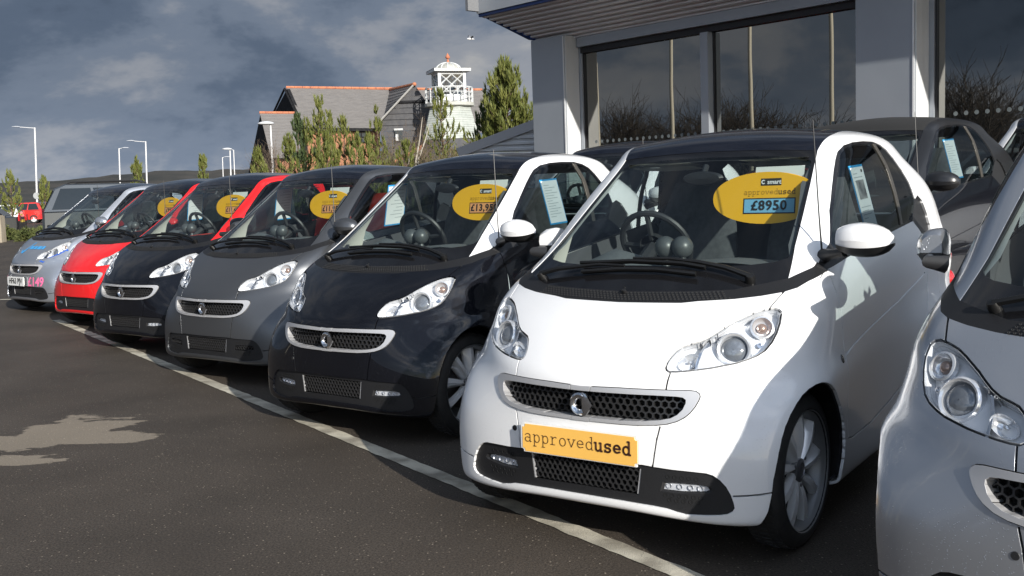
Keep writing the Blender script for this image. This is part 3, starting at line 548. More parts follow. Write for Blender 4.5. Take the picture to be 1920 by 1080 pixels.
R_('window_divider', [(-1.627,1.52),(-1.66,1.52),(-1.70,1.401),(-1.70,1.308),(-1.715,1.10),(-1.685,1.10),(-1.668,1.308),(-1.667,1.401)], 'S', only=['side_window'])
R_('door_handle', POD, 'S')
R_('grille_surround', GRO, 'F'); R_('grille_hole', GRI, 'F')
R_('bumper_insert', BEZ, 'F')
R_('headlight', HL, 'F')
ARCH = [(-.112,.10),(-.118,.177),(-.126,.209),(-.134,.272),(-.138,.322),(-.148,.37),(-.160,.415),(-.177,.46),(-.199,.5),(-.229,.538),(-.264,.571),(-.300,.597),(-.336,.614),(-.375,.624),(-.414,.626),(-.453,.618),(-.489,.603),(-.537,.574),(-.581,.536),(-.625,.499),(-.664,.456),(-.688,.422),(-.702,.387),(-.709,.348),(-.709,.31),(-.700,.27),(-.686,.236),(-.680,.10)]
R_('gone', ARCH, 'W'); R_('gone', circ(HUBR[0], .30, .335)[:21]+[(HUBR[0]-.335, .1), (HUBR[0]+.335, .1)], 'W')
# panel joints: narrow open gaps
edge('hl', HL, 'F', .007, ['front_bumper', 'hood', 'headlight', 'body', 'safety_cell'])
edge('gr', GRO[1:-1], 'F', .004, ['front_bumper', 'hood', 'grille_surround', 'body'])
for ln, pr in (([(.606,.944),(.594,.912),(.586,.888)], 'F'), ([(.334,.683),(.332,.655),(.33,.619)], 'F'), ([(.317,.493),(.305,.441),(.297,.386),(.291,.344)], 'F'),
               ([(.574,.262),(.621,.266),(.662,.271),(.74,.285)], 'F'), (DOOR[:22], 'S'), ([(-2.16,1.05),(-2.16,.9),(-2.14,.75),(-2.12,.6)], 'S')):
    SH.band(ln, .0075, pr, 'gap', ['front_bumper', 'hood', 'body', 'door', 'safety_cell'])
SH.band([(-.73,1.006),(-.66,.977)], .003, 'S', 'gap', ['front_bumper', 'body'])
# the crease that runs back along the door
SH.band([(-.755,.676),(-1.0,.716),(-1.3,.762),(-1.568,.805),(-1.80,.855),(-1.95,.892)], .013, 'S', 'door_groove', ['door'])
# ------------------------------------------------------------------ car materials
def paint(name, col, rough=.32, metal=0., coat=1., flake=0., drops=0.):
    if name in MATS: return MATS[name]
    m = mat(name, col, rough, metal, coat); b = m.node_tree.nodes['Principled BSDF']; b.inputs['Coat Roughness'].default_value = .025 if coat > .5 else .2
    t = nd(m, 'ShaderNodeTexCoord')
    if drops:   # rain beads left on the paint
        v = nd(m, 'ShaderNodeTexVoronoi', feature='F1'); v.inputs['Scale'].default_value = 150; v.inputs['Randomness'].default_value = 1; lk(m, t.outputs['Object'], v.inputs['Vector'])
        r = nd(m, 'ShaderNodeMapRange', interpolation_type='SMOOTHSTEP'); lk(m, v.outputs['Distance'], r.inputs[0])
        for i, q in enumerate((.0, .28, 1., 0.)): r.inputs[i+1].default_value = q
        sp = nd(m, 'ShaderNodeSeparateColor'); lk(m, v.outputs['Color'], sp.inputs[0])
        gt = nd(m, 'ShaderNodeMath', operation='GREATER_THAN'); lk(m, sp.outputs[0], gt.inputs[0]); gt.inputs[1].default_value = .62
        ns = nd(m, 'ShaderNodeTexNoise'); ns.inputs['Scale'].default_value = 4; lk(m, t.outputs['Object'], ns.inputs['Vector'])
        g2 = nd(m, 'ShaderNodeMath', operation='GREATER_THAN'); lk(m, ns.outputs[0], g2.inputs[0]); g2.inputs[1].default_value = .42
        ml = nd(m, 'ShaderNodeMath', operation='MULTIPLY'); lk(m, r.outputs[0], ml.inputs[0]); lk(m, gt.outputs[0], ml.inputs[1])
        m3 = nd(m, 'ShaderNodeMath', operation='MULTIPLY'); lk(m, ml.outputs[0], m3.inputs[0]); lk(m, g2.outputs[0], m3.inputs[1])
        bp = nd(m, 'ShaderNodeBump'); bp.inputs['Strength'].default_value = drops; bp.inputs['Distance'].default_value = .0035; lk(m, m3.outputs[0], bp.inputs['Height'])
        lk(m, bp.outputs[0], b.inputs['Coat Normal']); lk(m, bp.outputs[0], b.inputs['Normal'])
    return m
WHITE = paint('white_paint', (.80, .80, .80), .35, drops=.5)
BLACK = paint('black_paint', (.005, .0055, .008), .3, drops=.6); BLACK.node_tree.nodes['Principled BSDF'].inputs['Specular IOR Level'].default_value = .05; BLACK.node_tree.nodes['Principled BSDF'].inputs['Coat Weight'].default_value = .75
RED = paint('red_paint', (.72, .016, .018), .3); RED.node_tree.nodes['Principled BSDF'].inputs['Specular IOR Level'].default_value = .15
GREYM = paint('matt_grey_paint', (.125, .13, .138), .33, .75, .0)
SILVER = paint('silver_paint', (.48, .50, .535), .28, .78, 1., drops=.5)
SILV2 = paint('pale_silver_paint', (.58, .61, .66), .3, .6, 1.)
ANTH = paint('anthracite_paint', (.016, .016, .017), .36, .2, .5)
ROOFB = paint('gloss_black_roof', (.006, .007, .012), .22, drops=.6); ROOFB.node_tree.nodes['Principled BSDF'].inputs['Specular IOR Level'].default_value = .05
SOFTTOP = noisy('black_fabric_top', (.012, .012, .012), (.02, .02, .02), 300, .9)
PLAS = mat('black_plastic', (.016, .016, .017), .45); PLAS2 = noisy('grained_plastic', (.011, .011, .012), (.015, .015, .016), 220, .5, .1, 500); PLAS2.node_tree.nodes['Principled BSDF'].inputs['Specular IOR Level'].default_value = .35
FRIT = mat('black_glass_border', (.008, .008, .009), .06); RUB = noisy('tyre_rubber', (.010, .010, .010), (.018, .017, .016), 30, .75)
TRIM = mat('grille_silver', (.52, .52, .53), .34, .45); CHR = mat('chrome', (.75, .76, .78), .09, 1.)
SPOKE = mat('alloy_silver', (.86, .87, .88), .28, .4); LAMPS = mat('lamp_reflector', (.88, .89, .91), .3, .2)
LENSG = mat('projector_glass', (.20, .215, .235), .04, .35, 1.); DARKIN = mat('cabin_lining', (.075, .078, .085), .8)
BEIGE = mat('cabin_beige', (.66, .65, .58), .8); DASH = noisy('dash_plastic', (.095, .102, .106), (.115, .122, .125), 60, .7); DASHR = mat('red_fabric', (.42, .028, .02), .85)
SEAT = noisy('seat_cloth', (.075, .078, .084), (.10, .104, .11), 40, .9); AMBER = mat('amber_bulb', (.42, .29, .23), .2, .5, .6); REDL = mat('tail_light_red', (.42, .01, .012), .15, 0, 1.)
WHT = mat('plate_white', (.75, .75, .73), .4); INK = mat('black_ink', (.012, .012, .012), .6); PINK = mat('pink_vinyl', (.80, .16, .34), .5); BLUEV = mat('blue_vinyl', (.05, .30, .62), .5)
YEL = mat('yellow_card', (.80, .42, .012), .45); BLU = mat('price_blue', (.17, .42, .60), .5); ORG = mat('price_orange', (.72, .32, .12), .5)
PLY = mat('plate_yellow', (.83, .47, .10), .4); PAPER = noisy('white_paper', (.78, .80, .80), (.70, .73, .74), 6, .6); SBLU = mat('sleeve_blue', (.03, .30, .62), .35); PHOTO = noisy('photo_print', (.02, .02, .025), (.5, .5, .5), 9, .5)
def glass(name, tint, refl=1.45, rough=0.):
    if name in MATS: return MATS[name]
    m = bpy.data.materials.new(name); m.use_nodes = True; t = m.node_tree; t.nodes.clear(); MATS[name] = m
    o = nd(m, 'ShaderNodeOutputMaterial'); tr = nd(m, 'ShaderNodeBsdfTransparent'); tr.inputs[0].default_value = (*tint, 1); g = nd(m, 'ShaderNodeBsdfGlossy'); g.inputs['Roughness'].default_value = rough
    f = nd(m, 'ShaderNodeFresnel'); ge = nd(m, 'ShaderNodeNewGeometry'); mr = nd(m, 'ShaderNodeMapRange'); lk(m, ge.outputs['Backfacing'], mr.inputs[0]); mr.inputs[3].default_value = refl; mr.inputs[4].default_value = 1/refl; lk(m, mr.outputs[0], f.inputs['IOR'])
    mx = nd(m, 'ShaderNodeMixShader'); lk(m, f.outputs[0], mx.inputs[0]); lk(m, tr.outputs[0], mx.inputs[1]); lk(m, g.outputs[0], mx.inputs[2]); lk(m, mx.outputs[0], o.inputs[0]); return m
GLASS = glass('windscreen_glass', (.80, .86, .85), 1.5); SGLASS = glass('side_glass', (.54, .60, .60), 1.5); LENS = glass('clear_lens', (.93, .94, .95), 1.5)
LENS2 = glass('lamp_lens', (.85, .86, .88), 1.6)
# ------------------------------------------------------------------ car parts: one mesh each, shared by every car
PARTS = []   # (name, mesh, material role or None, index of parent part or None, condition)
def P_(name, me, role=None, parent=None, cond=None, label=None):
    PARTS.append((name, me, role, parent, cond, label)); return len(PARTS)-1
def shell_part(name, labels, m, off=0., depth=.012, sides='both', flange=True, flip=False, lip=.0018):
    v, f, n = SH.part(labels, off, depth, flip, lip, sides, flange); return mk(name, v, f, m, normals=n)
def on(y, z, off=0.): 
    p, n = SH.locate('F', [(y, z)])[0]; return p+n*off
i_cell = P_('safety_cell', shell_part('safety_cell', ['safety_cell'], WHITE), 'cell')
i_bump = P_('front_bumper', shell_part('front_bumper', ['front_bumper'], WHITE), 'body')
i_hood = P_('hood', shell_part('hood', ['hood'], WHITE), 'body')
i_roof = P_('roof_panel', shell_part('roof_panel', ['roof'], ROOFB), 'roof')
i_cowl = P_('cowl_panel', shell_part('cowl_panel', ['cowl_panel'], PLAS2))
P_('windscreen', shell_part('windscreen', ['windscreen'], GLASS, -.003, flange=False))
P_('windscreen_border', shell_part('windscreen_border', ['frit'], FRIT, -.0025, .01))
P_('rear_window', shell_part('rear_window', ['rear_window'], SGLASS, -.003, flange=False))
for sd in ('L', 'R'):
    d_ = P_('door', shell_part('door', ['door'], WHITE, sides=sd), 'body')
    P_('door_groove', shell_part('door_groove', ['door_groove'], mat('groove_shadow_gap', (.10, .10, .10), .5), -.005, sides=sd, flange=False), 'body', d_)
    P_('door_handle', shell_part('door_handle', ['door_handle'], PLAS, -.012, .02, sides=sd), None, d_)
    w_ = P_('side_window', shell_part('side_window', ['side_window'], SGLASS, -.004, sides=sd, flange=False))
    P_('window_divider', shell_part('window_divider', ['window_divider'], mat('divider_trim', (.10, .092, .08), .28, .5), .001, .01, sides=sd), None, w_)
    P_('window_border', shell_part('window_border', ['window_border'], FRIT, -.0035, .012, sides=sd), None, w_)
    P_('mirror_triangle', shell_part('mirror_triangle', ['mirror_triangle'], PLAS, .001, .012, sides=sd))
# cabin lining and beige pillar trim, seen through the glass
v, f, n = SH.part(['safety_cell', 'front_bumper', 'hood', 'roof', 'door', 'cowl_panel', 'gap', 'door_groove', 'frit', 'door_handle', 'window_border', 'mirror_triangle'], -.022, flange=False, flip=True)
P_('cabin_lining', mk('cabin_lining', v, f, DARKIN, normals=n))
for sg in (1, -1):
    cA = [(-.60, .985), (-.74, 1.10), (-.90, 1.22), (-1.04, 1.335), (-1.20, 1.45)]; cB = [(-.945, .985), (-.955, 1.12), (-1.03, 1.24), (-1.12, 1.335), (-1.225, 1.44)] if sg < 0 else [(-.74, .985), (-.83, 1.10), (-.965, 1.225), (-1.09, 1.335), (-1.225, 1.44)]
    rows = []
    for (xa, za), (xb, zb) in zip(cA, cB):
        q = SH.locate('S', [(xa+(xb-xa)*t, za+(zb-za)*t) for t in (0, .25, .5, .75, 1)]); rows.append([(p.x, sg*(p.y-.032-(.02 if k == 0 else 0)), p.z) for k, (p, n) in enumerate(q)])
    mb = MB(); mb.grid(rows); P_('pillar_trim', mb.mesh('pillar_trim', BEIGE if sg < 0 else DARKIN, True, recalc=False))  # left trim takes the dark lining colour to stand for its shade
# underbody and wheel housings
mb = MB(); mb.box((-1.35, 0, .235), (2.3, 1.16, .07)); mb.box((-.50, 0, .42), (.52, .98, .36)); mb.box((-2.29, 0, .52), (.60, 1.0, .5))
for hx, r in ((HUBF[0], .345), (HUBR[0], .355)):
    for sg in (1, -1):
        pr = [(hx+r*math.cos(a), .30+r*math.sin(a)) for a in np.linspace(-.35, math.pi+.35, 22)]
        q = SH.locate('S', [(min(max(x, -2.55), -.12), z) for x, z in pr]); yo = [max(.5, min(.735, p.y-.012)) if hx > -1 or x > -2.5 else .5 for (p, n), (x, z) in zip(q, pr)]
        yo = [y if x < hx+.24 else min(y, .655-.9*(x-hx-.24)) for y, (x, z) in zip(yo, pr)] if hx > -1 else yo
        mb.grid([[(x, sg*.50, z) for x, z in pr], [(x, sg*y, z) for y, (x, z) in zip(yo, pr)]]); mb.add([(x, sg*.5, z) for x, z in pr], [tuple(range(22))])
P_('underbody', mb.mesh('underbody', PLAS, recalc=False))
# bumper insert with honeycomb, lamps
def honey(poly, pitch, off, depth, name, hole=.80, fit=0.):
    mb = MB(); dy = pitch; dz = pitch*.80; ys = [p[0] for p in poly]; zs = [p[1] for p in poly]; r = 0; z = min(zs)
    while z < max(zs)+dz:
        y = -max(ys)-pitch+(dy/2 if r % 2 else 0)
        while y < max(ys)+pitch:
            if SH.inside(np.array([(abs(y), z)]), poly)[0]:
                o_, i_ = [], []
                for k in range(6):
                    a = math.radians(60*k+30); cy, cz = math.cos(a)*dy/math.sqrt(3), math.sin(a)*dz*2/3
                    o_.append((y+cy, z+cz)); i_.append((y+cy*hole, z+cz*hole))
                q = SH.locate('F', o_+i_); n0 = len(mb.v)
                V = [p+n*off for p, n in q]; V += [p+n*(off-depth) for p, n in q[6:]]
                mb.add(V, [(k, (k+1) % 6, 6+(k+1) % 6, 6+k) for k in range(6)]+[(6+k, 6+(k+1) % 6, 12+(k+1) % 6, 12+k) for k in range(6)])
            y += dy
        z += dz; r += 1
    return mb.mesh(name, PLAS, recalc=False)
HON = mat('honeycomb_plastic', (.02, .02, .021), .35)
i_gs = P_('grille_surround', shell_part('grille_surround', ['grille_surround'], TRIM, .006, .060))
v, f, n = SH.part(['grille_hole'], -.055, flange=False); P_('grille_back', mk('grille_back', v, f, mat('deep_black', (.004, .004, .004), .9), normals=n), None, i_gs)
me = honey(GRI, .0285, -.026, .02, 'grille_mesh'); me.materials[0] = HON; P_('grille_mesh', me, None, i_gs)
FOGP = [(.326, .262), (.334, .287), (.40, .290), (.46, .290), (.488, .285), (.494, .274), (.482, .268), (.396, .261)]
FOGB = [((y-.41)*1.13+.41, (z-.276)*1.4+.276) for y, z in FOGP]; LOW = [(0,.335),(.245,.332),(.232,.232),(0,.236)]
SH.region('fog_hole', FOGB, 'F', ['bumper_insert']); SH.region('intake_hole', LOW, 'F', ['bumper_insert'])
i_bi = P_('bumper_insert', shell_part('bumper_insert', ['bumper_insert'], PLAS2, -.010, .03))
me = honey(LOW, .0245, -.014, .016, 'intake_mesh'); me.materials[0] = HON; P_('intake_mesh', me, None, i_bi)
v, f, n = SH.part(['intake_hole'], -.045, flange=False); P_('intake_back', mk('intake_back', v, f, mat('deep_black'), normals=n), None, i_bi)
for sg in (1, -1):
    q = SH.locate('F', [(sg*.238, .330), (sg*.225, .236)]); mb = MB(); (p0, n0), (p1, n1) = q; mb.prism([p0-n0*.0125, p1-n1*.0125, p1-n1*.040, p0-n0*.040], (0, sg*.006, 0))
    P_('intake_strip', mb.mesh('intake_strip', TRIM), None, i_bi)
    # honeycomb dimples above and below the fog lamp
    hl = [(.335, .322), (.46, .318), (.46, .300), (.335, .300)]; 
    mb = MB()
    for (zz, y0, y1) in ((.312, .345, .47), (.245, .335, .49), (.228, .35, .475)):
        y = y0
        while y < y1:
            p, n = SH.locate('F', [(sg*y, zz)])[0]; M = axisM(p+n*-.0095, n); mb.lathe([(.0085, .0012), (.006, .0012), (.0055, -.004), (.0001, -.004)], 6, M); y += .026
    i_ = P_('insert_dimples', mb.mesh('insert_dimples', mat('deep_black'), recalc=False), None, i_bi)
for sg in (1, -1):
    poly = FOGP
    pts = SH.locate('F', [(sg*y, z) for y, z in poly]); mb = MB(); mb.prism([p+n*-.030 for p, n in pts], (.006, 0, 0))
    big = SH.locate('F', [(sg*y, z) for y, z in FOGB]); a = len(mb.v)
    mb.v += [tuple(p+n*-.0115) for p, n in big]+[tuple(p+n*-.019) for p, n in pts]; k = len(poly)
    mb.f += [(a+i, a+(i+1) % k, a+k+(i+1) % k, a+k+i) for i in range(k)]; mb.m += [1]*k
    i_f = P_('fog_light', mb.mesh('fog_light', mats=[LAMPS, PLAS]), None, None, 'fog')
    mb = MB(); mb.add([tuple(p+n*-.0185) for p, n in pts], [tuple(range(k))]); P_('fog_lens', mb.mesh('fog_lens', LENS2), None, i_f, 'fog')
    mb = MB()
    for yy in (.345, .385, .425, .46):
        p, n = SH.locate('F', [(sg*yy, .276)])[0]; mb.lathe([(.010, -.020), (.007, -.026), (.0005, -.026)], 8, axisM(p, n))
    P_('fog_bulb', mb.mesh('fog_bulb', CHR, True), None, i_f, 'fog')
    v, f, n = SH.part(['fog_hole'], -.034, flange=False, sides='L' if sg > 0 else 'R'); P_('fog_blank', mk('fog_blank', v, f, mat('deep_black'), normals=n), None, i_bi)
me = honey(FOGB, .0245, -.014, .012, 'fog_mesh'); me.materials[0] = HON; P_('fog_mesh', me, None, i_bi, 'nofog')
# headlights: bucket, projector, indicator, lobe, cover
for sd in ('L', 'R'):
    sg = 1 if sd == 'L' else -1
    v, f, n = SH.part(['headlight'], -.002, .055, sides=sd); 
    # keep only the side walls of the bucket plus a sunken floor
    nb = len(SH.part(['headlight'], -.002, sides=sd, flange=False)[1]); bw = [q[::-1] for q in f[nb:]]
    v2, f2, n2 = SH.part(['headlight'], -.040, sides=sd, flange=False); a = len(v)
    me = mk('headlight', list(v)+list(v2), bw+[tuple(i+a for i in q) for q in f2], LAMPS, normals=list(-n)+list(n2)); ih = P_('headlight', me)
    p, n = SH.locate('F', [(sg*.518, .766)])[0]; ax = Vector((.85, .28*sg, .30)).normalized()
    M = axisM(p-n*.030, ax); mb = MB()
    mb.lathe([(.066, -.012), (.064, .012), (.058, .018), (.051, .014), (.048, -.004), (.046, -.006)], 28, M); P_('projector_ring', mb.mesh('projector_ring', mat('satin_chrome', (.84, .85, .87), .16, .6), True), None, ih)
    mb = MB(); mb.lathe([(.0475*math.cos(t), -.006+.022*math.sin(t)) for t in np.linspace(0, math.pi/2*.98, 7)], 28, M); P_('projector_lens', mb.mesh('projector_lens', LENSG, True), None, ih)
    p, n = SH.locate('F', [(sg*.587, .836)])[0]; M = axisM(p-n*.026, Vector((.80, .40*sg, .36)))
    mb = MB(); mb.lathe([(.044, -.006), (.043, .012), (.037, .014), (.033, -.002), (.024, -.010), (.001, -.012)], 22, M); P_('indicator_cup', mb.mesh('indicator_cup', mat('satin_chrome'), True), None, ih)
    mb = MB(); mb.lathe([(.020*math.cos(t), -.008+.016*math.sin(t)) for t in np.linspace(0, math.pi/2*.98, 6)], 16, M); P_('indicator_bulb', mb.mesh('indicator_bulb', AMBER, True), None, ih)
    p, n = SH.locate('F', [(sg*.382, .727)])[0]; M = axisM(p-n*.030, Vector((.9, .12*sg, .35)), (0, sg*.8, .55))
    mb = MB(); mb.lathe([(.034, .012), (.030, .002), (.018, -.010), (.006, -.014), (.006, .004), (.0005, .006)], 20, M @ Matrix.Diagonal((1.25, .8, 1, 1))); P_('main_beam_bowl', mb.mesh('main_beam_bowl', mat('satin_chrome'), True), None, ih)
    # bright blade dividing the inner lobe from the projector
    q = SH.locate('F', [(sg*.425, .792), (sg*.415, .76), (sg*.415, .73), (sg*.42, .694), (sg*.43, .694), (sg*.424, .73), (sg*.424, .76), (sg*.434, .796)]); mb = MB(); mb.prism([p-n*.034 for p, n in q], (.026, 0, .006)); P_('lamp_blade', mb.mesh('lamp_blade', CHR), None, ih)
    p, n = SH.locate('F', [(sg*.598, .775)])[0]; mb = MB(); mb.lathe([(.011, .004), (.008, .004), (.006, -.004), (.0005, -.004)], 12, axisM(p-n*.030, n)); P_('side_lamp', mb.mesh('side_lamp', CHR, True), None, ih)
    v, f, n = SH.part(['headlight'], .0015, .012, sides=sd); P_('lens_cover', mk('lens_cover', v, f, LENS, normals=n), None, ih)
# badge
p, n = SH.locate('F', [(0, .551)])[0]; M = axisM(p+n*.004, (1, 0, .02), (0, 1, 0)); mb = MB()
ring = lambda r, h, a0=58, a1=302, k=26: [M @ Vector((r*math.cos(math.radians(a0+(a1-a0)*i/k)), r*math.sin(math.radians(a0+(a1-a0)*i/k)), h)) for i in range(k+1)]
mb.grid([ring(.044, -.006), ring(.043, .004), ring(.036, .010), ring(.026, .008), ring(.020, .001), ring(.019, -.006)])
tri = [(.012, .046), (.028, .040), (.056, .0), (.028, -.040), (.012, -.046)]
mb.add([M @ Vector((x, y, -.004)) for x, y in tri]+[M @ Vector((x, y, .006)) for x, y in tri]+[M @ Vector((.026, 0, .012))], [(5, 6, 10), (6, 7, 10), (7, 8, 10), (8, 9, 10), (9, 5, 10)]+[(i, (i+1) % 5, 5+(i+1) % 5, 5+i) for i in range(5)])
P_('badge', mb.mesh('badge', CHR, True), None, i_gs)
# cowl vents, washer nozzle, wipers
mb = MB()
for r_, z0 in enumerate((.0, 1., 2., 3.)):
    for k in range(-27, 28):
        y = k*.0158+(.0079 if r_ % 2 else 0); f_ = abs(y)/.43
        z = np.interp(abs(y), [0, .284, .431], [.932, .938, .943])-(r_+.2)*.0072
        if abs(y) > .40+.012*r_: continue
        p, n = SH.locate('F', [(y, z)])[0]; mb.lathe([(.0052, .0035), (.0035, .0042), (.0022, .001)], 5, axisM(p, n))
P_('cowl_vent', mb.mesh('cowl_vent', mat('vent_plastic', (.03, .03, .03), .4), recalc=False), None, i_cowl)
p, n = SH.locate('F', [(.0, .934)])[0]; mb = MB(); mb.tube([p-n*.005, p+n*.012+Vector((.004, 0, 0)), p+n*.018+Vector((-.012, 0, .006))], [.010, .010, .004], 10); P_('washer_nozzle', mb.mesh('washer_nozzle', PLAS, True), None, i_cowl)
def curve_on(pts, off): return [q+n_*off for q, n_ in SH.locate('F', pts)]
def wiper(arm, blade):
    mb = MB(); p0, n0 = SH.locate('F', [arm[0]])[0]; mb.lathe([(.001, .03), (.016, .028), (.02, .014), (.02, -.01)], 12, axisM(p0, n0))
    A = curve_on(arm, .028); A[0] = p0+n0*.022; mb.tube(A, [.012, .011, .009, .007, .006][:len(A)], 6); me = mb.mesh('wiper', mat('wiper_black', (.008, .008, .008), .38), True); i = P_('wiper', me)
    b2 = MB(); yy = [blade[0][0]+(blade[-1][0]-blade[0][0])*k/12 for k in range(13)]; zz = np.interp(yy, [b[0] for b in sorted(blade)], [b[1] for b in sorted(blade)])
    b2.tube(curve_on(list(zip(yy, zz)), .020), .0085, 6); b2.tube(curve_on(list(zip(yy, zz)), .008), .0035, 4); P_('wiper_blade', b2.mesh('wiper_blade', mat('wiper_black'), True), None, i)
wiper([(.471, .979), (.37, 1.006), (.256, 1.026), (.136, 1.037), (-.03, 1.038)], [(-.284, 1.022), (-.04, 1.034), (.182, 1.028), (.29, 1.013)])
wiper([(-.476, .972), (-.38, .990), (-.289, 1.0), (-.177, 1.012), (-.05, 1.010)], [(-.248, .990), (-.064, 1.004), (.10, 1.004), (.267, .990)])
# mirrors
for sg in (1, -1):
    sec = []
    for t in np.linspace(0, 1, 11):
        y = .735+.205*t; r = math.sqrt(max(0., 1-((t-.42)/.60)**2)) if t > .42 else math.sqrt(1-((t-.42)/.56)**2); zc, xc = 1.112+.012*(1-t), -.690
        ring_ = []
        for k in range(16):
            a = 2*math.pi*k/16; ca, sa = math.cos(a), math.sin(a); ex = .085*r*(1 if ca > 0 else .35); 
            ring_.append((xc-.035+ex*math.copysign(abs(ca)**.8, ca), sg*y, zc+.066*r*math.copysign(abs(sa)**.85, sa)+.004*t))
        sec.append(ring_)
    def sub(lo, hi, name, m, close):
        mb = MB(); rows = []
        for S_ in sec:
            zs = [p[2] for p in S_]; a, b = min(zs), max(zs); cut_ = a+(b-a)*.30
            rr = []
            for p in S_+[S_[0]]: rr.append((p[0], p[1], max(p[2], cut_) if lo else min(p[2], cut_)))
            rows.append(rr)
        mb.grid(rows); n_ = len(rows[0]); mb.f.append(tuple(range(n_-1))); mb.m.append(0); mb.f.append(tuple((len(rows)-1)*n_+k for k in range(n_-1))); mb.m.append(0)
        return mb.mesh(name, m, True)
    if sg < 0:   # the right-hand mirrors are folded back
        FM = Matrix.Translation((-.875, -.745, -.022)) @ Matrix.Rotation(math.radians(-84), 4, 'Z') @ Matrix.Diagonal((.9, 1, 1, 1)) @ Matrix.Translation((.690, .735, 0))
        sec = [[tuple(FM @ Vector(p)) for p in S_] for S_ in sec]
    im = P_('wing_mirror', sub(True, None, 'wing_mirror', WHITE, 0), 'mirror')
    P_('mirror_base', sub(False, None, 'mirror_base', PLAS, 0), None, im)
    mb = MB(); mb.tube([(-.77, sg*.655, 1.055), (-.735, sg*.70, 1.065), (-.705, sg*.76, 1.075) if sg > 0 else (-.88, -.735, 1.065)], [.030, .020, .018], 10); P_('mirror_arm', mb.mesh('mirror_arm', PLAS, True), None, im)
mb = MB(); mb.tube([(-.752, .655, 1.030), (-.765, .650, 1.065)], [.016, .009], 8); mb.tube([(-.765, .650, 1.065), (-.775, .635, 1.22), (-.80, .604, 1.585)], [.0045, .0032, .0022], 6); P_('antenna', mb.mesh('antenna', PLAS, True))
for sg in (1, -1):
    p, n = SH.locate('S', [(-.690, .667)])[0]; p.y *= sg; n.y *= sg; mb = MB(); mb.lathe([(.018, 0), (.015, .004), (.0005, .006)], 14, axisM(p, n) @ Matrix.Diagonal((1, .75, 1, 1))); P_('side_repeater', mb.mesh('side_repeater', mat('smoked_lens', (.06, .055, .05), .15), True))
    mb = MB(); mb.lathe([(.065*math.cos(t), .05*math.sin(t)) for t in np.linspace(-.2, 1.55, 7)], 18, axisM((-2.60, sg*.655, .80), (-.75, .65*sg, .1))); mb.lathe([(.055*math.cos(t), .04*math.sin(t)) for t in np.linspace(-.2, 1.55, 7)], 18, axisM((-2.585, sg*.65, .93), (-.75, .65*sg, .1)))
    P_('tail_light', mb.mesh('tail_light', REDL, True))
    if sg > 0: continue
    p, n = SH.locate('F', [(sg*.322, .421)])[0]; mb = MB(); mb.lathe([(.0115, .000), (.0105, .0022), (.0004, .0022)], 14, axisM(p, n)); P_('parking_sensor', mb.mesh('parking_sensor', PLAS, True), None, None, 'sensor')
# wheels
def wheel(nm):
    out = []; prof = [(.205, -.075), (.235, -.078), (.272, -.070), (.285, -.052), (.287, -.02), (.287, .02), (.285, .052), (.274, .068), (.250, .078), (.232, .079), (.220, .070)]
    mb = MB(); mb.lathe([(r, h) for r, h in prof], 44)
    for k in range(60):   # tread blocks on the shoulder
        a = 2*math.pi*k/60; M = Matrix.Rotation(a, 4, 'Z'); mb.box((.2862, 0, .040), (.004, .020, .030), 0, 0, M); mb.box((.2862, 0, -.040), (.004, .020, .030), 0, 0, M); mb.box((.2862, 0, 0), (.004, .022, .034), .3, 0, M)
    out.append(('tyre', mb.mesh('tyre', RUB, True)))
    mb = MB(); mb.lathe([(.222, .076), (.226, .079), (.224, .072), (.216, .062), (.206, .050), (.198, -.02), (.19, -.07)], 48); mb.lathe([(.19, -.04), (.02, -.045)], 24)
    rim = mb.mesh('wheel', mat('rim_barrel', (.20, .205, .21), .4, .5), True)
    mb = MB()
    for k in range(9):
        M = Matrix.Rotation(2*math.pi*k/9+.12, 4, 'Z'); rows = []
        for t in np.linspace(0, 1, 7):
            r = .035+.176*t; w = .012+.015*t; tw = .05*t; h = .046+.012*math.sin(t*3.14)+.004*t
            w *= 1.25; rows.append([M @ Vector((r, -w+tw*.5, h-.030)), M @ Vector((r, -w+tw*.5, h-.002)), M @ Vector((r, tw*.5-w*.1, h+.002)), M @ Vector((r, tw*.5-w*.02, h)), M @ Vector((r, w+tw*.5, h-.032)), M @ Vector((r, w+tw*.5, h-.046))])
        mb.grid(rows)
    out.append(('spokes', mb.mesh('spokes', SPOKE, True)))
    mb = MB(); mb.lathe([(.045, .030), (.044, .052), (.030, .058), (.029, .054), (.0005, .056)], 20)
    for k in range(3): mb.lathe([(.008, .056), (.007, .060), (.0005, .061)], 6, Matrix.Rotation(2*math.pi*k/3, 4, 'Z') @ Matrix.Translation((.058, 0, -.006)))
    out.append(('hub_cap', mb.mesh('hub_cap', mat('hub_grey', (.2, .2, .21), .35, .7), True)))
    mb = MB(); mb.lathe([(.135, -.01), (.135, .0), (.04, .002)], 30); out.append(('brake_disc', mb.mesh('brake_disc', mat('brake_steel', (.12, .115, .11), .5, .8), True)))
    return rim, out
RIM, WSUB = wheel('wheel'); WHEELS = []
for hx, hy, hz, sg in ((*HUBF, 1), (*HUBF, -1), (*HUBR, 1), (*HUBR, -1)):
    WHEELS.append(axisM((hx, sg*(hy-.079), hz), (0, sg, 0), (1, 0, .0)))
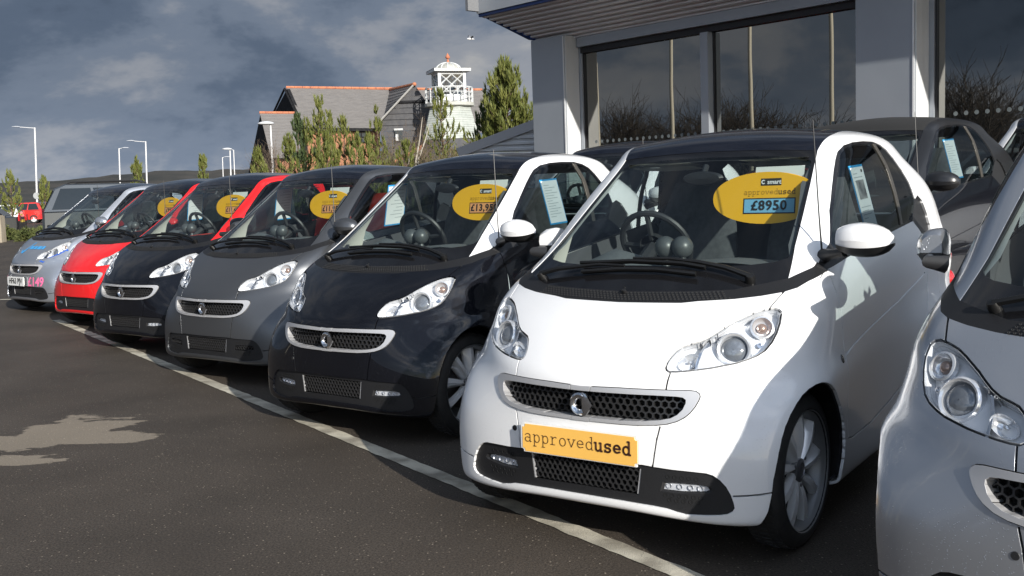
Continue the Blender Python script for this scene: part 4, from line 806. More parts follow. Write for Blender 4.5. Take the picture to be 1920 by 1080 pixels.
# cabin
mb = MB(); rows = []
for t in np.linspace(0, 1, 7):
    x = -.45-.52*t; row = []
    for y in np.linspace(-.60, .60, 17):
        zz = .955+.035*math.sin(t*math.pi)*(1-.3*abs(y))+.02*t; xx = x-.06*(abs(y)/.6)**2*(1 if t < .3 else .3)
        if y < -.08 and y > -.50: zz += .085*math.exp(-((t-.72)/.25)**2)*math.exp(-((y+.29)/.13)**2)
        row.append((xx, y, zz-.10*(t > .99)))
    rows.append(row)
rows.append([(-1.0, y, .70) for y in np.linspace(-.60, .60, 17)]); mb.grid(rows); i_d = P_('dashboard', mb.mesh('dashboard', DASH, True, recalc=False))
mb = MB(); mb.grid([[(-.70-.22*t, y, 1.012+.012*math.sin(t*3.1)+.018*(1-abs((y-.27)/.26))) for y in np.linspace(.06, .52, 8)] for t in np.linspace(0, 1, 5)]); mb.grid([[(-.92, y, 1.01-.08*t) for y in np.linspace(.06, .52, 8)] for t in (0, 1)])
P_('dash_pad', mb.mesh('dash_pad', DASH, True, recalc=False), 'dash', i_d)
for y in (-.028, .052):
    mb = MB(); c = Vector((-.755, y, 1.088)); mb.lathe([(.047*math.cos(t), .047*math.sin(t)) for t in np.linspace(-1.45, 1.5, 11)], 18, Matrix.Translation(c)); mb.tube([c-Vector((0, 0, .04)), c-Vector((0, 0, .12))], [.014, .026], 10)
    P_('gauge_pod', mb.mesh('gauge_pod', mat('gauge_plastic', (.06, .065, .067), .38), True), None, i_d)
M = axisM((-1.13, -.275, 1.075), (-.86, 0, .5), (0, 1, 0)); mb = MB(); n_ = 28
mb.grid([[M @ Vector(((.172+.015*math.cos(b))*math.cos(a), (.172+.015*math.cos(b))*math.sin(a), .015*math.sin(b))) for b in np.linspace(0, 2*math.pi, 9)] for a in np.linspace(0, 2*math.pi, n_+1)])
for a in (0, math.pi, -math.pi/2): mb.tube([M @ Vector((.04*math.cos(a), .04*math.sin(a), -.02)), M @ Vector((.17*math.cos(a), .17*math.sin(a), 0))], .014, 6)
mb.lathe([(.07, -.03), (.065, .0), (.0005, .01)], 16, M); mb.tube([M @ Vector((0, 0, -.03)), M @ Vector((0, 0, -.30))], .035, 8); P_('steering_wheel', mb.mesh('steering_wheel', mat('wheel_leather', (.022, .023, .025), .5), True), None, i_d)
for y in (-.31, .30):
    mb = MB(); sec = []
    for t in np.linspace(0, 1, 9):
        z = .50+.86*t; x = -1.52-.16*t; w = .235*(1-.06*t) if t < .72 else .235*(.95-1.35*(t-.72)); w = max(w, .10); d = .06*(1-.4*t)
        sec.append([(x+d*math.cos(a)*1.0, y+w*math.copysign(abs(math.sin(a))**.6, math.sin(a)), z) for a in np.linspace(0, 2*math.pi, 15)])
    mb.grid(sec); mb.f.append(tuple(8*15+k for k in range(14))); mb.m.append(0); mb.box((-1.30, y, .56), (.48, .46, .16)); i_s = P_('seat', mb.mesh('seat', SEAT, True), 'seat')
mb = MB(); mb.box((-1.4, 0, .34), (1.6, 1.2, .03)); mb.box((-1.78, 0, .62), (.03, 1.24, .7)); P_('cabin_floor', mb.mesh('cabin_floor', DARKIN))
for y in (-.27, .29):
    mb = MB(); mb.grid([[(-1.155-.17*t, y+.16*s_, 1.435-.015*t-.004*math.cos(s_*2)) for s_ in np.linspace(-1, 1, 6)] for t in (0, .5, 1)]); mb.grid([[(-1.155-.17*t, y+.16*s_, 1.450-.015*t) for s_ in np.linspace(-1, 1, 6)] for t in (0, .5, 1)]); P_('sun_visor', mb.mesh('sun_visor', BEIGE, recalc=False))
mb = MB(); mb.lathe([(.0005, .02), (.09, .014), (.105, 0), (.09, -.014), (.0005, -.02)], 18, axisM((-1.07, .0, 1.375), (1, 0, -.1), (0, 1, 0)) @ Matrix.Diagonal((.95, .30, 1, 1))); mb.tube([(-1.08, 0, 1.39), (-1.11, 0, 1.43)], .014, 8); P_('rear_view_mirror', mb.mesh('rear_view_mirror', PLAS, True))
# white visor notice above the price card
mb = MB(); mb.add([(-1.125, .23, 1.415), (-1.105, .23, 1.345), (-1.105, .45, 1.345), (-1.125, .45, 1.415)], [(0, 1, 2, 3)]); P_('visor_notice', mb.mesh('visor_notice', mat('notice_grey', (.62, .64, .60), .7)), None, None, 'card')
# ------------------------------------------------------------------ place the cars
def put_car(name, label, x, y, a, z=0., roles=None, has=(), group=None, tilt=0.):
    fx, fy = -math.sin(a), -math.cos(a); roles = roles or {}
    r = bpy.data.objects.new(name, None); COL.objects.link(r); r.empty_display_size = .3
    r.location = (x, y, z); r.rotation_euler = (0, tilt, math.atan2(fy, fx)); r['label'] = label; r['category'] = 'car'
    if group: r['group'] = group
    made = []
    for nm, me, role, par, cond, lab in PARTS:
        if cond and cond not in has: made.append(None); continue
        o = bpy.data.objects.new(nm, me); COL.objects.link(o); o.parent = made[par] if par is not None else r
        if nm == 'insert_dimples': o['kind'] = 'stuff'
        if role and roles.get(role):
            o.material_slots[0].link = 'OBJECT'; o.material_slots[0].material = roles[role]
        made.append(o)
    for M in WHEELS:
        w = bpy.data.objects.new('wheel', RIM); COL.objects.link(w); w.parent = r; w.matrix_local = M @ Matrix.Rotation(random.random()*6, 4, 'Z')
        for nm, me in WSUB:
            o = bpy.data.objects.new(nm, me); COL.objects.link(o); o.parent = w
    bpy.context.view_layer.update()
    return r
GRP = 'small two-seat cars parked in the front row'
CARS = {}
def rl(body, cell, mir=None, dash=None, seat=None, roof=None): return dict(body=body, cell=cell, mirror=mir or cell, dash=dash, seat=seat, roof=roof)
P6 = [(-6.22196987, 13.31476978, .72764963), (-4.76326007, 11.42652276, .68378965), (-3.5159094, 9.43391795, .6553232), (-2.30397328, 7.77833738, .6614321), (-1.04821788, 5.84808375, .66378361), (.23845334, 3.87099878, .63113454)]
CARS['livery'] = put_car('small_car', 'silver-blue small car with pink lettering and white plate, far end of the row', *P6[0], roles=rl(SILVER, SILV2, SILVER), has=('nofog',), group=GRP)
CARS['red'] = put_car('small_car', 'bright red small car with red bonnet and red windscreen pillars', *P6[1], roles=rl(RED, RED, RED, DASHR), has=('fog',), group=GRP)
CARS['redblack'] = put_car('small_car', 'black small car with red windscreen pillars, beside the red one', *P6[2], roles=rl(BLACK, RED, BLACK, DASHR), has=('fog', 'card'), group=GRP)
CARS['grey'] = put_car('small_car', 'matt grey small car with grey pillars, third from the white one', *P6[3], roles=rl(GREYM, GREYM, GREYM, None, DASHR), has=('card', 'sensor', 'nofog'), group=GRP)
CARS['black'] = put_car('small_car', 'glossy black small car with white pillars and white mirror caps', *P6[4], roles=rl(BLACK, WHITE, WHITE), has=('fog', 'card', 'sensor'), group=GRP)
CARS['white'] = put_car('small_car', 'all-white small car with yellow plate reading approvedused', *P6[5], roles=rl(WHITE, WHITE, WHITE), has=('fog', 'card', 'sensor'), group=GRP)
CARS['silver'] = put_car('small_car', 'silver small car wet with rain, cut off at the near end of the row', 1.4493, 2.288, .6584, roles=rl(SILVER, SILVER, SILVER), has=('fog', 'sensor'), group=GRP)
G2 = 'small cars parked in the back row by the showroom'
CARS['dark'] = put_car('small_car', 'dark grey small car with black fabric top parked behind the white one', 1.7191, 6.9473, .8027, .19, roles=rl(BLACK, ANTH, ANTH, None, None, SOFTTOP), group=G2)
CARS['white2'] = put_car('small_car', 'white-pillared small car in the back row, seen through the windows of the white one', .15, 8.65, .72, .15, roles=rl(WHITE, WHITE, WHITE), group=G2)
CARS['white3'] = put_car('small_car', 'pale small car mostly hidden behind the dark fabric-topped one', 3.75, 7.6, .75, .25, roles=rl(WHITE, WHITE, WHITE), group=G2)
for c_ in [c for c in CARS['black'].children if c.name.startswith('wing_mirror')][1:]: c_.location = (-.03, .02, -.05)
for c_ in [c for c in CARS['silver'].children if c.name.startswith('wing_mirror')][1:]: c_.location = (-.10, -.065, .01)
def on_car(key, name, me, M=None, parent=None, **k):
    """an object of its own standing where M puts it in the car's frame"""
    o = ob(name, me, **k); o.matrix_world = CARS[key].matrix_world @ (M or Matrix.Identity(4)); return o
def child_car(key, name, me, M=None, par=None):
    o = bpy.data.objects.new(name, me); COL.objects.link(o); o.parent = par or CARS[key]; o.matrix_local = M or Matrix.Identity(4); return o
def plate_mesh(name, w, h, t, m):
    b = bmesh.new(); bmesh.ops.create_cube(b, size=1); bmesh.ops.scale(b, vec=(w, h, t), verts=b.verts)
    bmesh.ops.bevel(b, geom=[e for e in b.edges if abs(e.verts[0].co.z-e.verts[1].co.z) > t*.5], offset=.012, segments=3, affect='EDGES'); 
    me = bpy.data.meshes.new(name); b.to_mesh(me); b.free(); me.materials.append(m); return me
# number plates
MP = axisM((.012, -.003, .402), (1, 0, .02), (0, 1, 0))
pl = child_car('white', 'number_plate', plate_mesh('number_plate', .52, .114, .010, WHT), MP)
child_car('white', 'plate_face', plate_mesh('plate_face', .505, .106, .003, PLY), Matrix.Translation((0, -.001, .0055)), pl)
child_car('white', 'lettering', typed('lettering', [('approved', .42), ('used', 1.15)], .00635, mat('plate_ink', (.06, .02, .012), .6)), Matrix.Translation((-.006, 0, .0085)), pl)
pl = child_car('livery', 'number_plate', plate_mesh('number_plate', .47, .112, .010, WHT), axisM((.02, -.08, .405), (1, 0, .02), (0, 1, 0)))
child_car('livery', 'plate_text', textmesh('plate_text', 'HF63 PJV', .098, INK, .0025, space=1.0), Matrix.Translation((0, 0, .0062)), pl)
def decal(key, name, me, y, z, tilt=0., off=.004):
    p, n = SH.locate('F', [(y, z)])[0]; M = axisM(p+n*off, n, (0, 1, 0)); return child_car(key, name, me, M @ Matrix.Rotation(tilt, 4, 'Z'))
def wrap_text(key, name, body, size, m, y, z, bold=.002):
    me = textmesh(name, body, size, m, bold)
    for v_ in me.vertices:
        p, n = SH.locate('F', [(y+v_.co.x, z+v_.co.y)])[0]; v_.co = p+n*(.003+v_.co.z*.2)
    return child_car(key, name, me)
wrap_text('livery', 'pink_lettering', '£149', .155, PINK, .36, .40, .004); wrap_text('livery', 'pink_lettering', 'from', .085, PINK, -.47, .43, .002)
mb = MB()
for poly in ([(-.24, .80), (-.16, .775), (-.12, .80), (-.06, .875), (-.03, .88), (-.08, .80), (-.13, .745), (-.20, .755)],): mb.add([tuple(p+n*.003) for p, n in SH.locate('F', poly)], [tuple(range(len(poly)))])
child_car('livery', 'blue_swoosh', mb.mesh('blue_swoosh', BLUEV, recalc=False))
mb = MB()
for k, (y0, y1) in enumerate(((-.04, .05), (.065, .13), (.145, .235), (.25, .30))):
    q = SH.locate('F', [(y0, .80), (y1, .80), (y1, .835), (y0, .835)]); mb.add([tuple(p+n*.003) for p, n in q], [(0, 1, 2, 3)])
child_car('livery', 'blue_lettering', mb.mesh('blue_lettering', BLUEV, recalc=False))
mb = MB(); P = [(.38, .66), (.52, .715), (.64, .80), (.655, .78), (.56, .69), (.44, .64)]; mb.add([tuple(p+n*.003) for p, n in SH.locate('F', P)], [tuple(range(6))]); child_car('livery', 'blue_stripe', mb.mesh('blue_stripe', mat('deep_blue_vinyl', (.03, .10, .42), .4), recalc=False))
# ------------------------------------------------------------------ price cards and info sheets
def card_mesh():
    mb = MB(); n = 48; rim = [(.242*math.cos(2*math.pi*k/n), .1125*math.copysign(abs(math.sin(2*math.pi*k/n))**.92, math.sin(2*math.pi*k/n)), 0) for k in range(n)]
    mb.v = rim+[(x, y, -.003) for x, y, z in rim]; mb.f = [tuple(range(n)), tuple(range(2*n-1, n-1, -1))]+[(k, n+k, n+(k+1) % n, (k+1) % n) for k in range(n)]; mb.m = [0]*len(mb.f)
    return mb.mesh('price_card', YEL, recalc=False)
CARD = card_mesh(); TAPE = typed('card_wording', [('approved', .4), ('used', .85)], .00315, mat('card_ink', (.16, .09, .02), .6)); SMT = textmesh('maker_word', 'smart', .027, WHT, .0005)
DARKTAG = mat('dark_tag', (.03, .028, .02), .5)
def price_card(key, price, box, label, x=-1.05, y=.30, z=1.282):
    M = axisM((x, y, z), (1, 0, .16), (0, 1, 0))
    r = on_car(key, 'price_card', CARD, M, label=label, cat='price card', group='yellow oval price cards in the windscreens')
    def c(n_, me, dx, dy, dz, par=r):
        o = bpy.data.objects.new(n_, me); COL.objects.link(o); o.parent = par; o.location = (dx, dy, dz); return o
    t = c('logo_tag', plate_flat(.092, .031, DARKTAG), .025, .068, .0012); c('maker_word', SMT, .014, -.001, .0012, t)
    mb = MB(); mb.grid([[(.0095*k_*math.cos(a), .0095*k_*math.sin(a), .0012) for a in np.linspace(.7, 5.6, 14)] for k_ in (.5, 1)]); c('logo_ring', mb.mesh('logo_ring', WHT, recalc=False), -.0345, 0, .0004, t)
    c('card_wording', TAPE, .02, .022, .0012)
    b = c('price_frame', plate_flat(.235, .068, INK), .02, -.035, .0012); f_ = c('price_panel', plate_flat(.225, .058, box), 0, 0, .0012, b)
    c('price_text', textmesh('price_text', price, .058, INK, .0012, space=1.12), .02, -.035, .0042)
    return r
def plate_flat(w, h, m):
    mb = MB(); mb.add([(-w/2, -h/2, 0), (w/2, -h/2, 0), (w/2, h/2, 0), (-w/2, h/2, 0)], [(0, 1, 2, 3)]); return mb.mesh('panel', m, recalc=False)
price_card('white', '£8950', BLU, 'yellow oval card with blue £8950 panel inside the all-white car')
price_card('black', '£13,950', ORG, 'yellow oval card with orange £13 price panel inside the black car with white pillars')
price_card('grey', '£11,950', ORG, 'yellow oval card half hidden by the matt grey car\'s pillar')
price_card('redblack', '£11,450', ORG, 'yellow oval card behind the windscreen of the black car with red pillars')
price_card('red', '£9950', ORG, 'yellow oval card inside the red car, partly hidden by the red pillar')
def sheet_mesh(photo):
    mb = MB(); w, h = .17, .265
    mb.box((0, 0, -.002), (w+.012, h+.02, .003), 0, 1); mb.add([(-w/2, -h/2, -.0045), (-w/2, h/2, -.0045), (w/2, h/2, -.0045), (w/2, -h/2, -.0045)], [(0, 1, 2, 3)], 0)
    for k in range(9): mb.add([(-w/2+.02, h/2-.03-.024*k, -.0055), (-w/2+.02, h/2-.026-.024*k, -.0055), ((.02, .05, .0)[k % 3], h/2-.026-.024*k, -.0055), ((.02, .05, .0)[k % 3], h/2-.03-.024*k, -.0055)], [(0, 1, 2, 3)], 2)
    mb.add([(-w/2, -h/2, .001), (w/2, -h/2, .001), (w/2, h/2, .001), (-w/2, h/2, .001)], [(0, 1, 2, 3)], 0)
    y = h/2-.03
    for k in range(13):
        if photo and 3 <= k <= 8: y -= .0165; continue
        x1 = (-.01, .045, .01, .06, .02, .05)[k % 6]; mb.add([(-w/2+.018, y, .002), (x1, y, .002), (x1, y+.0035, .002), (-w/2+.018, y+.0035, .002)], [(0, 1, 2, 3)], 2); y -= .0165
    if photo: mb.add([(-.055, -.01, .002), (.05, -.01, .002), (.05, .075, .002), (-.055, .075, .002)], [(0, 1, 2, 3)], 3); mb.add([(.045, .108, .002), (.065, .108, .002), (.065, .12, .002), (.045, .12, .002)], [(0, 1, 2, 3)], 4)
    return mb.mesh('info_sheet', mats=[PAPER, SBLU, mat('print_grey', (.35, .38, .40), .6), PHOTO, INK], recalc=False)
SH_A, SH_B = sheet_mesh(False), sheet_mesh(True)
def info_sheet(key, me, label, side=1, x=-1.345, z=1.275, lean=.05):
    # stands inside the door glass, following its slope
    a, b = SH.locate('S', [(x, z+.06), (x, z-.06)]); p = (a[0]+b[0])/2; up = (a[0]-b[0]).normalized(); n = Vector((0, 1, 0)); n = (n-up*n.dot(up)).normalized(); 
    p = p-n*.016
    if side < 0: p.y *= -1; up.y *= -1; n.y *= -1
    xh = up.cross(n); M = Matrix(((xh.x, up.x, n.x, p.x), (xh.y, up.y, n.y, p.y), (xh.z, up.z, n.z, p.z), (0, 0, 0, 1))) @ Matrix.Rotation(lean*side, 4, 'Z')
    return on_car(key, 'info_sheet', me, M, label=label, cat='info sheet', group='blue edged info sheets in the side windows')
info_sheet('white', SH_B, 'printed sheet with a dark photograph, in the side window of the all-white car')
info_sheet('black', SH_A, 'pale blue edged sheet in the side window of the black car, above its white mirror')
info_sheet('dark', SH_A, 'pale blue edged sheet in the side window of the dark fabric-topped car')
info_sheet('black', SH_A, 'pale sheet seen through the black car\'s windscreen, on the steering wheel side', -1, -1.24, 1.28)
info_sheet('grey', SH_A, 'pale sheet seen through the matt grey car\'s windscreen, on the steering wheel side', -1, -1.35, 1.30)
info_sheet('redblack', SH_A, 'pale sheet seen through the windscreen of the black car with red pillars', -1, -1.3, 1.29)
# ------------------------------------------------------------------ trees and shrubs
NEED = [noisy('pine_needles', (.070, .092, .014), (.150, .155, .032), 3.2, .7, lo=.3, hi=.7), noisy('dark_pine_needles', (.028, .050, .014), (.060, .085, .022), 3.2, .7)]
BARK = noisy('pine_bark', (.16, .10, .065), (.09, .06, .04), 9, .9); TWIG = noisy('bare_twigs', (.16, .115, .075), (.10, .075, .055), 6, .9); HEATH = noisy('rusty_shrub', (.13, .10, .04), (.07, .075, .025), 4, .9)
PALEB = noisy('birch_bark', (.42, .38, .32), (.30, .27, .22), 6, .8)
def tuft(mb, p, d, L, n, rnd, w=.018, spread=.55):
    d = d.normalized(); a = d.cross(Vector((.3, .2, 1))).normalized(); b = d.cross(a)
    for k in range(n):
        t = rnd.random()*6.283; s = spread*(.35+.65*rnd.random()); e = (d+(a*math.cos(t)+b*math.sin(t))*s).normalized(); q = p-d*L*.5*rnd.random()
        side = e.cross(Vector((rnd.random()-.5, rnd.random()-.5, rnd.random()-.5))).normalized()*w; l = L*(.7+.5*rnd.random())
        n0 = len(mb.v); mb.v += [tuple(q-side), tuple(q+side), tuple(q+e*l)]; mb.f.append((n0, n0+1, n0+2)); mb.m.append(0)
def pine(name, base, h, r, label, seed, dens=1., mats=None, bare=.12, group=None, shape=1.0, trunkm=None, bw=.024):
    rnd = random.Random(seed); root = bpy.data.objects.new(name, None); COL.objects.link(root); root.location = base; root['label'] = label; root['category'] = 'tree'
    if group: root['group'] = group
    tr = MB(); n = 7; tw = r*.05; pts = [Vector((tw*math.sin(i*1.7+seed), tw*math.cos(i*2.1+seed), h*.96*i/n)) for i in range(n+1)]
    tr.tube(pts, [max(.02, .045*h*(1-i/n)*.45+.012) for i in range(n+1)], 7); cr = MB(); dens *= .9 if group is None and dens > 1.5 else .85; levels = int(h*3.4*dens)+4; big = group is None and dens > 1.5; tl = .27 if big else .24; r *= 1.1 if big else 1.1
    for l in range(levels):
        f = bare+(1-bare)*l/(levels-1); z = h*(f if big else f+.03*rnd.gauss(0, 1)); rr = r*(1-f)**.75*shape*(.75+.5*rnd.random() if big else .35+1.15*rnd.random())+.10
        k = 4+int(3*rnd.random()) if big else 2+int(3*rnd.random()); a0 = rnd.random()*6.28
        for j in range(k):
            a = a0+6.283*j/k+.5*(rnd.random()-.5); up = .55+.8*f+.3*rnd.random(); ln = rr*(.65+.5*rnd.random())
            c = Vector((0, 0, z)); e = c+Vector((math.cos(a)*ln, math.sin(a)*ln, ln*up*.7)); mid = (c+e)/2-Vector((0, 0, ln*.10)); tr.tube([c, mid, e], [.012+.012*ln, .010+.006*ln, .006], 4, cap=False)
            for q in range(max(2, int(ln/.12*dens))):
                t = .35+.65*(q+rnd.random())/max(2, int(ln/.12*dens)); p = c.lerp(e, t)+Vector((rnd.gauss(0, .07*ln), rnd.gauss(0, .07*ln), rnd.gauss(0, .05*ln)))
                tuft(cr, p, (e-c).normalized()*.7+Vector((rnd.gauss(0, .3), rnd.gauss(0, .3), .65)), tl, 9, rnd, bw, .5)
            for q in range(3): tuft(cr, e+Vector((rnd.gauss(0, .03), rnd.gauss(0, .03), tl*.45*q)), Vector((rnd.gauss(0, .12), rnd.gauss(0, .12), 1)), tl, 10, rnd, bw*1.15, .42)
    tuft(cr, Vector((0, 0, h)), Vector((0, 0, 1)), tl*1.3, 14, rnd, bw, .35)
    for q in range(5): tuft(cr, Vector((0, 0, h-.12*q)), Vector((rnd.gauss(0, .2), rnd.gauss(0, .2), 1)), tl*1.1, 10, rnd, bw, .5)
    ob('trunk', tr.mesh('trunk', trunkm or BARK, True), root); ob('crown', cr.mesh('crown', (mats or NEED[0]), recalc=False), root); return root
def twiggy(name, base, h, r, label, seed, m=None, leaf=None, dens=1., group=None, cat='shrub', tw=.011):
    rnd = random.Random(seed); root = bpy.data.objects.new(name, None); COL.objects.link(root); root.location = base; root['label'] = label; root['category'] = cat
    if group: root['group'] = group
    st = MB(); lf = MB()
    def grow(p, d, L, rad, lev):
        e = p+d*L; mid = (p+e)/2+Vector((rnd.gauss(0, .05), rnd.gauss(0, .05), 0))*L; st.tube([p, mid, e], [rad, rad*.8, rad*.6], 4 if lev else 5, cap=False)
        if lev >= 3:
            if leaf: tuft(lf, e, d, .09, 5, rnd, .02, .9)
            return
        for k in range(3 if lev else int(4*dens)+2):
            t = .45+.55*rnd.random(); nd_ = (d+Vector((rnd.gauss(0, .5), rnd.gauss(0, .5), rnd.gauss(.12, .3)))).normalized(); grow(p.lerp(e, t), nd_, L*(.5+.25*rnd.random()), rad*.6, lev+1)
    for k in range(int(3*dens)+1):
        a = rnd.random()*6.28; grow(Vector((rnd.gauss(0, r*.3), rnd.gauss(0, r*.3), 0)), Vector((math.cos(a)*.4*r/h*2, math.sin(a)*.4*r/h*2, 1)).normalized(), h*.5, tw*(1+.2*h), 0)
    ob('branches', st.mesh('branches', m or TWIG, recalc=False), root)
    if leaf: ob('foliage', lf.mesh('foliage', leaf, recalc=False), root)
    return root
def foot(u, Y): p = at(u, 500, Y); return Vector((p.x, Y, 0))
def hgt(u, v, Y): return at(u, v, Y).z
GP = 'pine saplings in front of the pub'
def pine_at(u, vtop, Y, rpx, label, seed, **k):
    b = foot(u, Y); h = hgt(u, vtop, Y)
    # stand it so that its top is seen where the photograph shows it
    b.x = at(u, vtop, Y).x; return pine('pine_tree', b, h, rpx*Y/FPX, label, seed, **k)
pine_at(947, 131, 40, 58, 'tall bushy bright green pine beside the showroom pillar', 11, dens=1.9, shape=1.25, bare=.06, bw=.026)
pine_at(905, 212, 41, 26, 'dark low pine at the left foot of the tall bushy pine', 12, dens=1.1, mats=NEED[1])
pine_at(826, 183, 52, 36, 'slim pine standing in front of the white lantern tower', 13, dens=.9)
pine_at(597, 198, 50, 30, 'slim pointed pine before the brick wall, tallest of the pine saplings', 14, dens=1.0, group=GP)
pine_at(557, 228, 48, 30, 'dark green pine before the low wing of the pub', 15, dens=1.2, mats=NEED[1], group=GP)
pine_at(643, 232, 52, 22, 'thin pine sapling in front of the brick wall under the long roof', 16, dens=.9, group=GP)
pine_at(706, 226, 54, 24, 'thin pine sapling beside the pub window at the brick corner', 17, dens=.9, group=GP)
pine_at(618, 222, 55, 18, 'narrow pine sapling just behind the tallest sapling', 18, dens=.8, group=GP)
pine_at(575, 240, 53, 20, 'pale pine sapling between the dark pine and the tallest sapling', 19, dens=.8, group=GP)
pine_at(668, 262, 50, 24, 'short pine sapling under the pub window', 20, dens=1.0, group=GP)
pine_at(483, 297, 45, 20, 'short round pine sapling left of the domed lamp post', 21, dens=1.1, group=GP)
pine_at(612, 268, 46, 34, 'bushy low pine sapling in front of the tallest sapling', 22, dens=1.2, group=GP)
pine_at(540, 268, 47, 24, 'bushy low pine sapling right of the domed lamp post', 23, dens=1.1, group=GP)
pine_at(690, 275, 46, 30, 'yellowish low pine sapling in front of the bare shrubs', 24, dens=1.1, group=GP)
pine_at(760, 278, 46, 26, 'low pine sapling among the bare brown shrubs', 25, dens=1.0, group=GP)
pine_at(18, 331, 62, 20, 'small pine in the far car park at the photo\'s left edge', 31, dens=1.0, bare=.25)
pine_at(82, 343, 66, 9, 'tiny pine with a thin trunk beside the round road sign', 32, dens=.9, bare=.35)
pine_at(256, 308, 58, 14, 'small open pine between two slim lamp posts over the car roofs', 33, dens=.9, bare=.45)
pine_at(379, 302, 58, 11, 'small upright pine above the red-pillared car\'s roof', 34, dens=1.2, bare=.3)
GS = 'bare winter shrubs beside the pub'
for i, (u, v, Y, rp, lb, lf) in enumerate(((735, 222, 60, 40, 'grey bare shrub against the dark boarded gable', None), (778, 205, 62, 36, 'tall grey bare shrub left of the lantern tower', None), (716, 262, 52, 40, 'rusty brown shrub right of the brick corner', HEATH), (770, 258, 50, 44, 'rusty brown shrub below the lantern tower', HEATH),
        (812, 262, 48, 40, 'olive brown shrub under the slim tower pine', HEATH), (846, 268, 50, 34, 'brown shrub left of the ribbed workshop wall', HEATH), (650, 288, 48, 40, 'brown shrub low between the pine saplings', HEATH), (497, 250, 56, 26, 'grey bare shrub before the pub\'s low gable', None), (470, 300, 60, 26, 'thin grey bare shrub left of the pub', None), (862, 252, 58, 24, 'grey bare shrub behind the ribbed workshop wall', None))):
    b = foot(u, Y); b.x = at(u, v, Y).x; twiggy('bare_shrub', b, hgt(u, v, Y)*.92, rp*Y/FPX, lb, 50+i, leaf=lf, dens=1.5, group=GS)
rnd = random.Random(77); scr = {0: MB(), 1: MB()}; sx0, sx1 = at(470, 300, 55).x, at(900, 300, 55).x
for k in range(5200):
    f = rnd.random(); x = sx0+(sx1-sx0)*f; y = 50+9*rnd.random(); top = (1.0+1.5*f+.9*math.sin(f*23)*.5+.7*mnoise.noise(Vector((x*.9, y*.5, 2))))*(1.15 if f > .5 else 1.); z = top*rnd.random()**.6
    br = rnd.random() < (.25 if f < .45 else .8); tuft(scr[1 if br else 0], Vector((x, y, max(.1, z))), Vector((rnd.gauss(0, .35), rnd.gauss(0, .35), 1)), .34, 7, rnd, .020 if br else .028, .6)
SCM = bpy.data.objects.new('scrub', None); bpy.data.objects.remove(SCM)
ob('green_scrub', scr[0].mesh('green_scrub', NEED[0], recalc=False), kind='stuff'); ob('brown_scrub', scr[1].mesh('brown_scrub', noisy('bracken_brown', (.15, .105, .055), (.085, .075, .035), 2., .9), recalc=False), kind='stuff')
b = foot(779, 49); mb = MB()
for (u0, v0, u1, v1) in ((780, 300, 792, 220), (784, 300, 806, 232)): p0, p1 = at(u0, v0, 49), at(u1, v1, 49); mb.tube([Vector((p0.x, 49, 0))-b, (p0-b), (p0.lerp(p1, .5)-b)+Vector((.03, 0, 0)), p1-b], [.05, .045, .03, .015], 6)
ob('pale_stem', mb.mesh('pale_stem', PALEB, True), None, b, label='forked pale leaning birch stem below the lantern tower', cat='tree')
# hedge plants, grass and posts at the edge of the lot
LEAFG = noisy('hedge_leaves', (.055, .075, .018), (.10, .11, .03), 5, .8); GRASSM = noisy('dry_grass', (.17, .15, .055), (.10, .11, .035), 3, .9)
for i, (u, v, rp, lb) in enumerate(((20, 418, 16, 'low leafy shrub beside the timber post at the left edge'), (58, 420, 24, 'leafy shrub in the verge left of the silver-blue car'), (88, 415, 22, 'leafy shrub touching the silver-blue car\'s windscreen'))):
    Y = 34-i*1.; b = foot(u, Y); rnd = random.Random(90+i); root = bpy.data.objects.new('verge_shrub', None); COL.objects.link(root); root.location = (b.x, Y, .0); root['label'] = lb; root['category'] = 'shrub'; root['group'] = 'verge shrubs at the left'
    cr = MB(); st = MB(); R_w = rp*Y/FPX; hh = hgt(u, v, Y)-.05
    for k in range(420):
        a = rnd.random()*6.28; q = math.sqrt(rnd.random()); z = hh*(.25+.75*rnd.random()**.8)*(1-.35*q); p = Vector((R_w*q*math.cos(a), R_w*q*math.sin(a), z)); tuft(cr, p, Vector((math.cos(a), math.sin(a), .8)), .10, 5, rnd, .026, .9)
    for k in range(7): a = k*.9; st.tube([(0, 0, 0), (R_w*.6*math.cos(a), R_w*.6*math.sin(a), hh*.7)], [.02, .008], 5)
    ob('foliage', cr.mesh('foliage', LEAFG, recalc=False), root); ob('stem', st.mesh('stem', TWIG, True), root)
rnd = random.Random(5); mb = MB(); x0, x1 = at(-60, 450, 36).x, at(170, 450, 36).x
VERGE = MB(); VERGE.grid([[(x, y, .012) for x in np.linspace(-60, x1+1, 20)] for y in np.linspace(33.2, 40, 6)]); ob('grass_verge', VERGE.mesh('grass_verge', noisy('verge_earth', (.09, .085, .035), (.06, .065, .025), 2, .95), recalc=False), kind='structure')
for k in range(9000):
    p = Vector((x0+(x1-x0)*rnd.random(), 33.3+5*rnd.random()**1.5, 0)); tuft(mb, p, Vector((rnd.gauss(0, .3), rnd.gauss(0, .3), 1)), .16+.16*rnd.random(), 3, rnd, .010, .5)
ob('verge_grass', mb.mesh('verge_grass', GRASSM, recalc=False), kind='stuff')
WOOD = noisy('weathered_timber', (.34, .30, .23), (.26, .22, .16), 4, .85, stretch=(6, 6, .6))
for u, v, Y, w, lb in ((3, 405, 33.0, .30, 'square weathered timber post at the left edge of the photo'), (101, 400, 40., .13, 'slim timber post behind the silver-blue car')):
    b = foot(u, Y); mb = MB(); hh = hgt(u, v, Y); mb.box((0, 0, hh/2), (w, w, hh)); mb.box((0, 0, hh+.012), (w*.8, w*.8, .025)); ob('timber_post', mb.mesh('timber_post', WOOD), None, b, label=lb, cat='post')
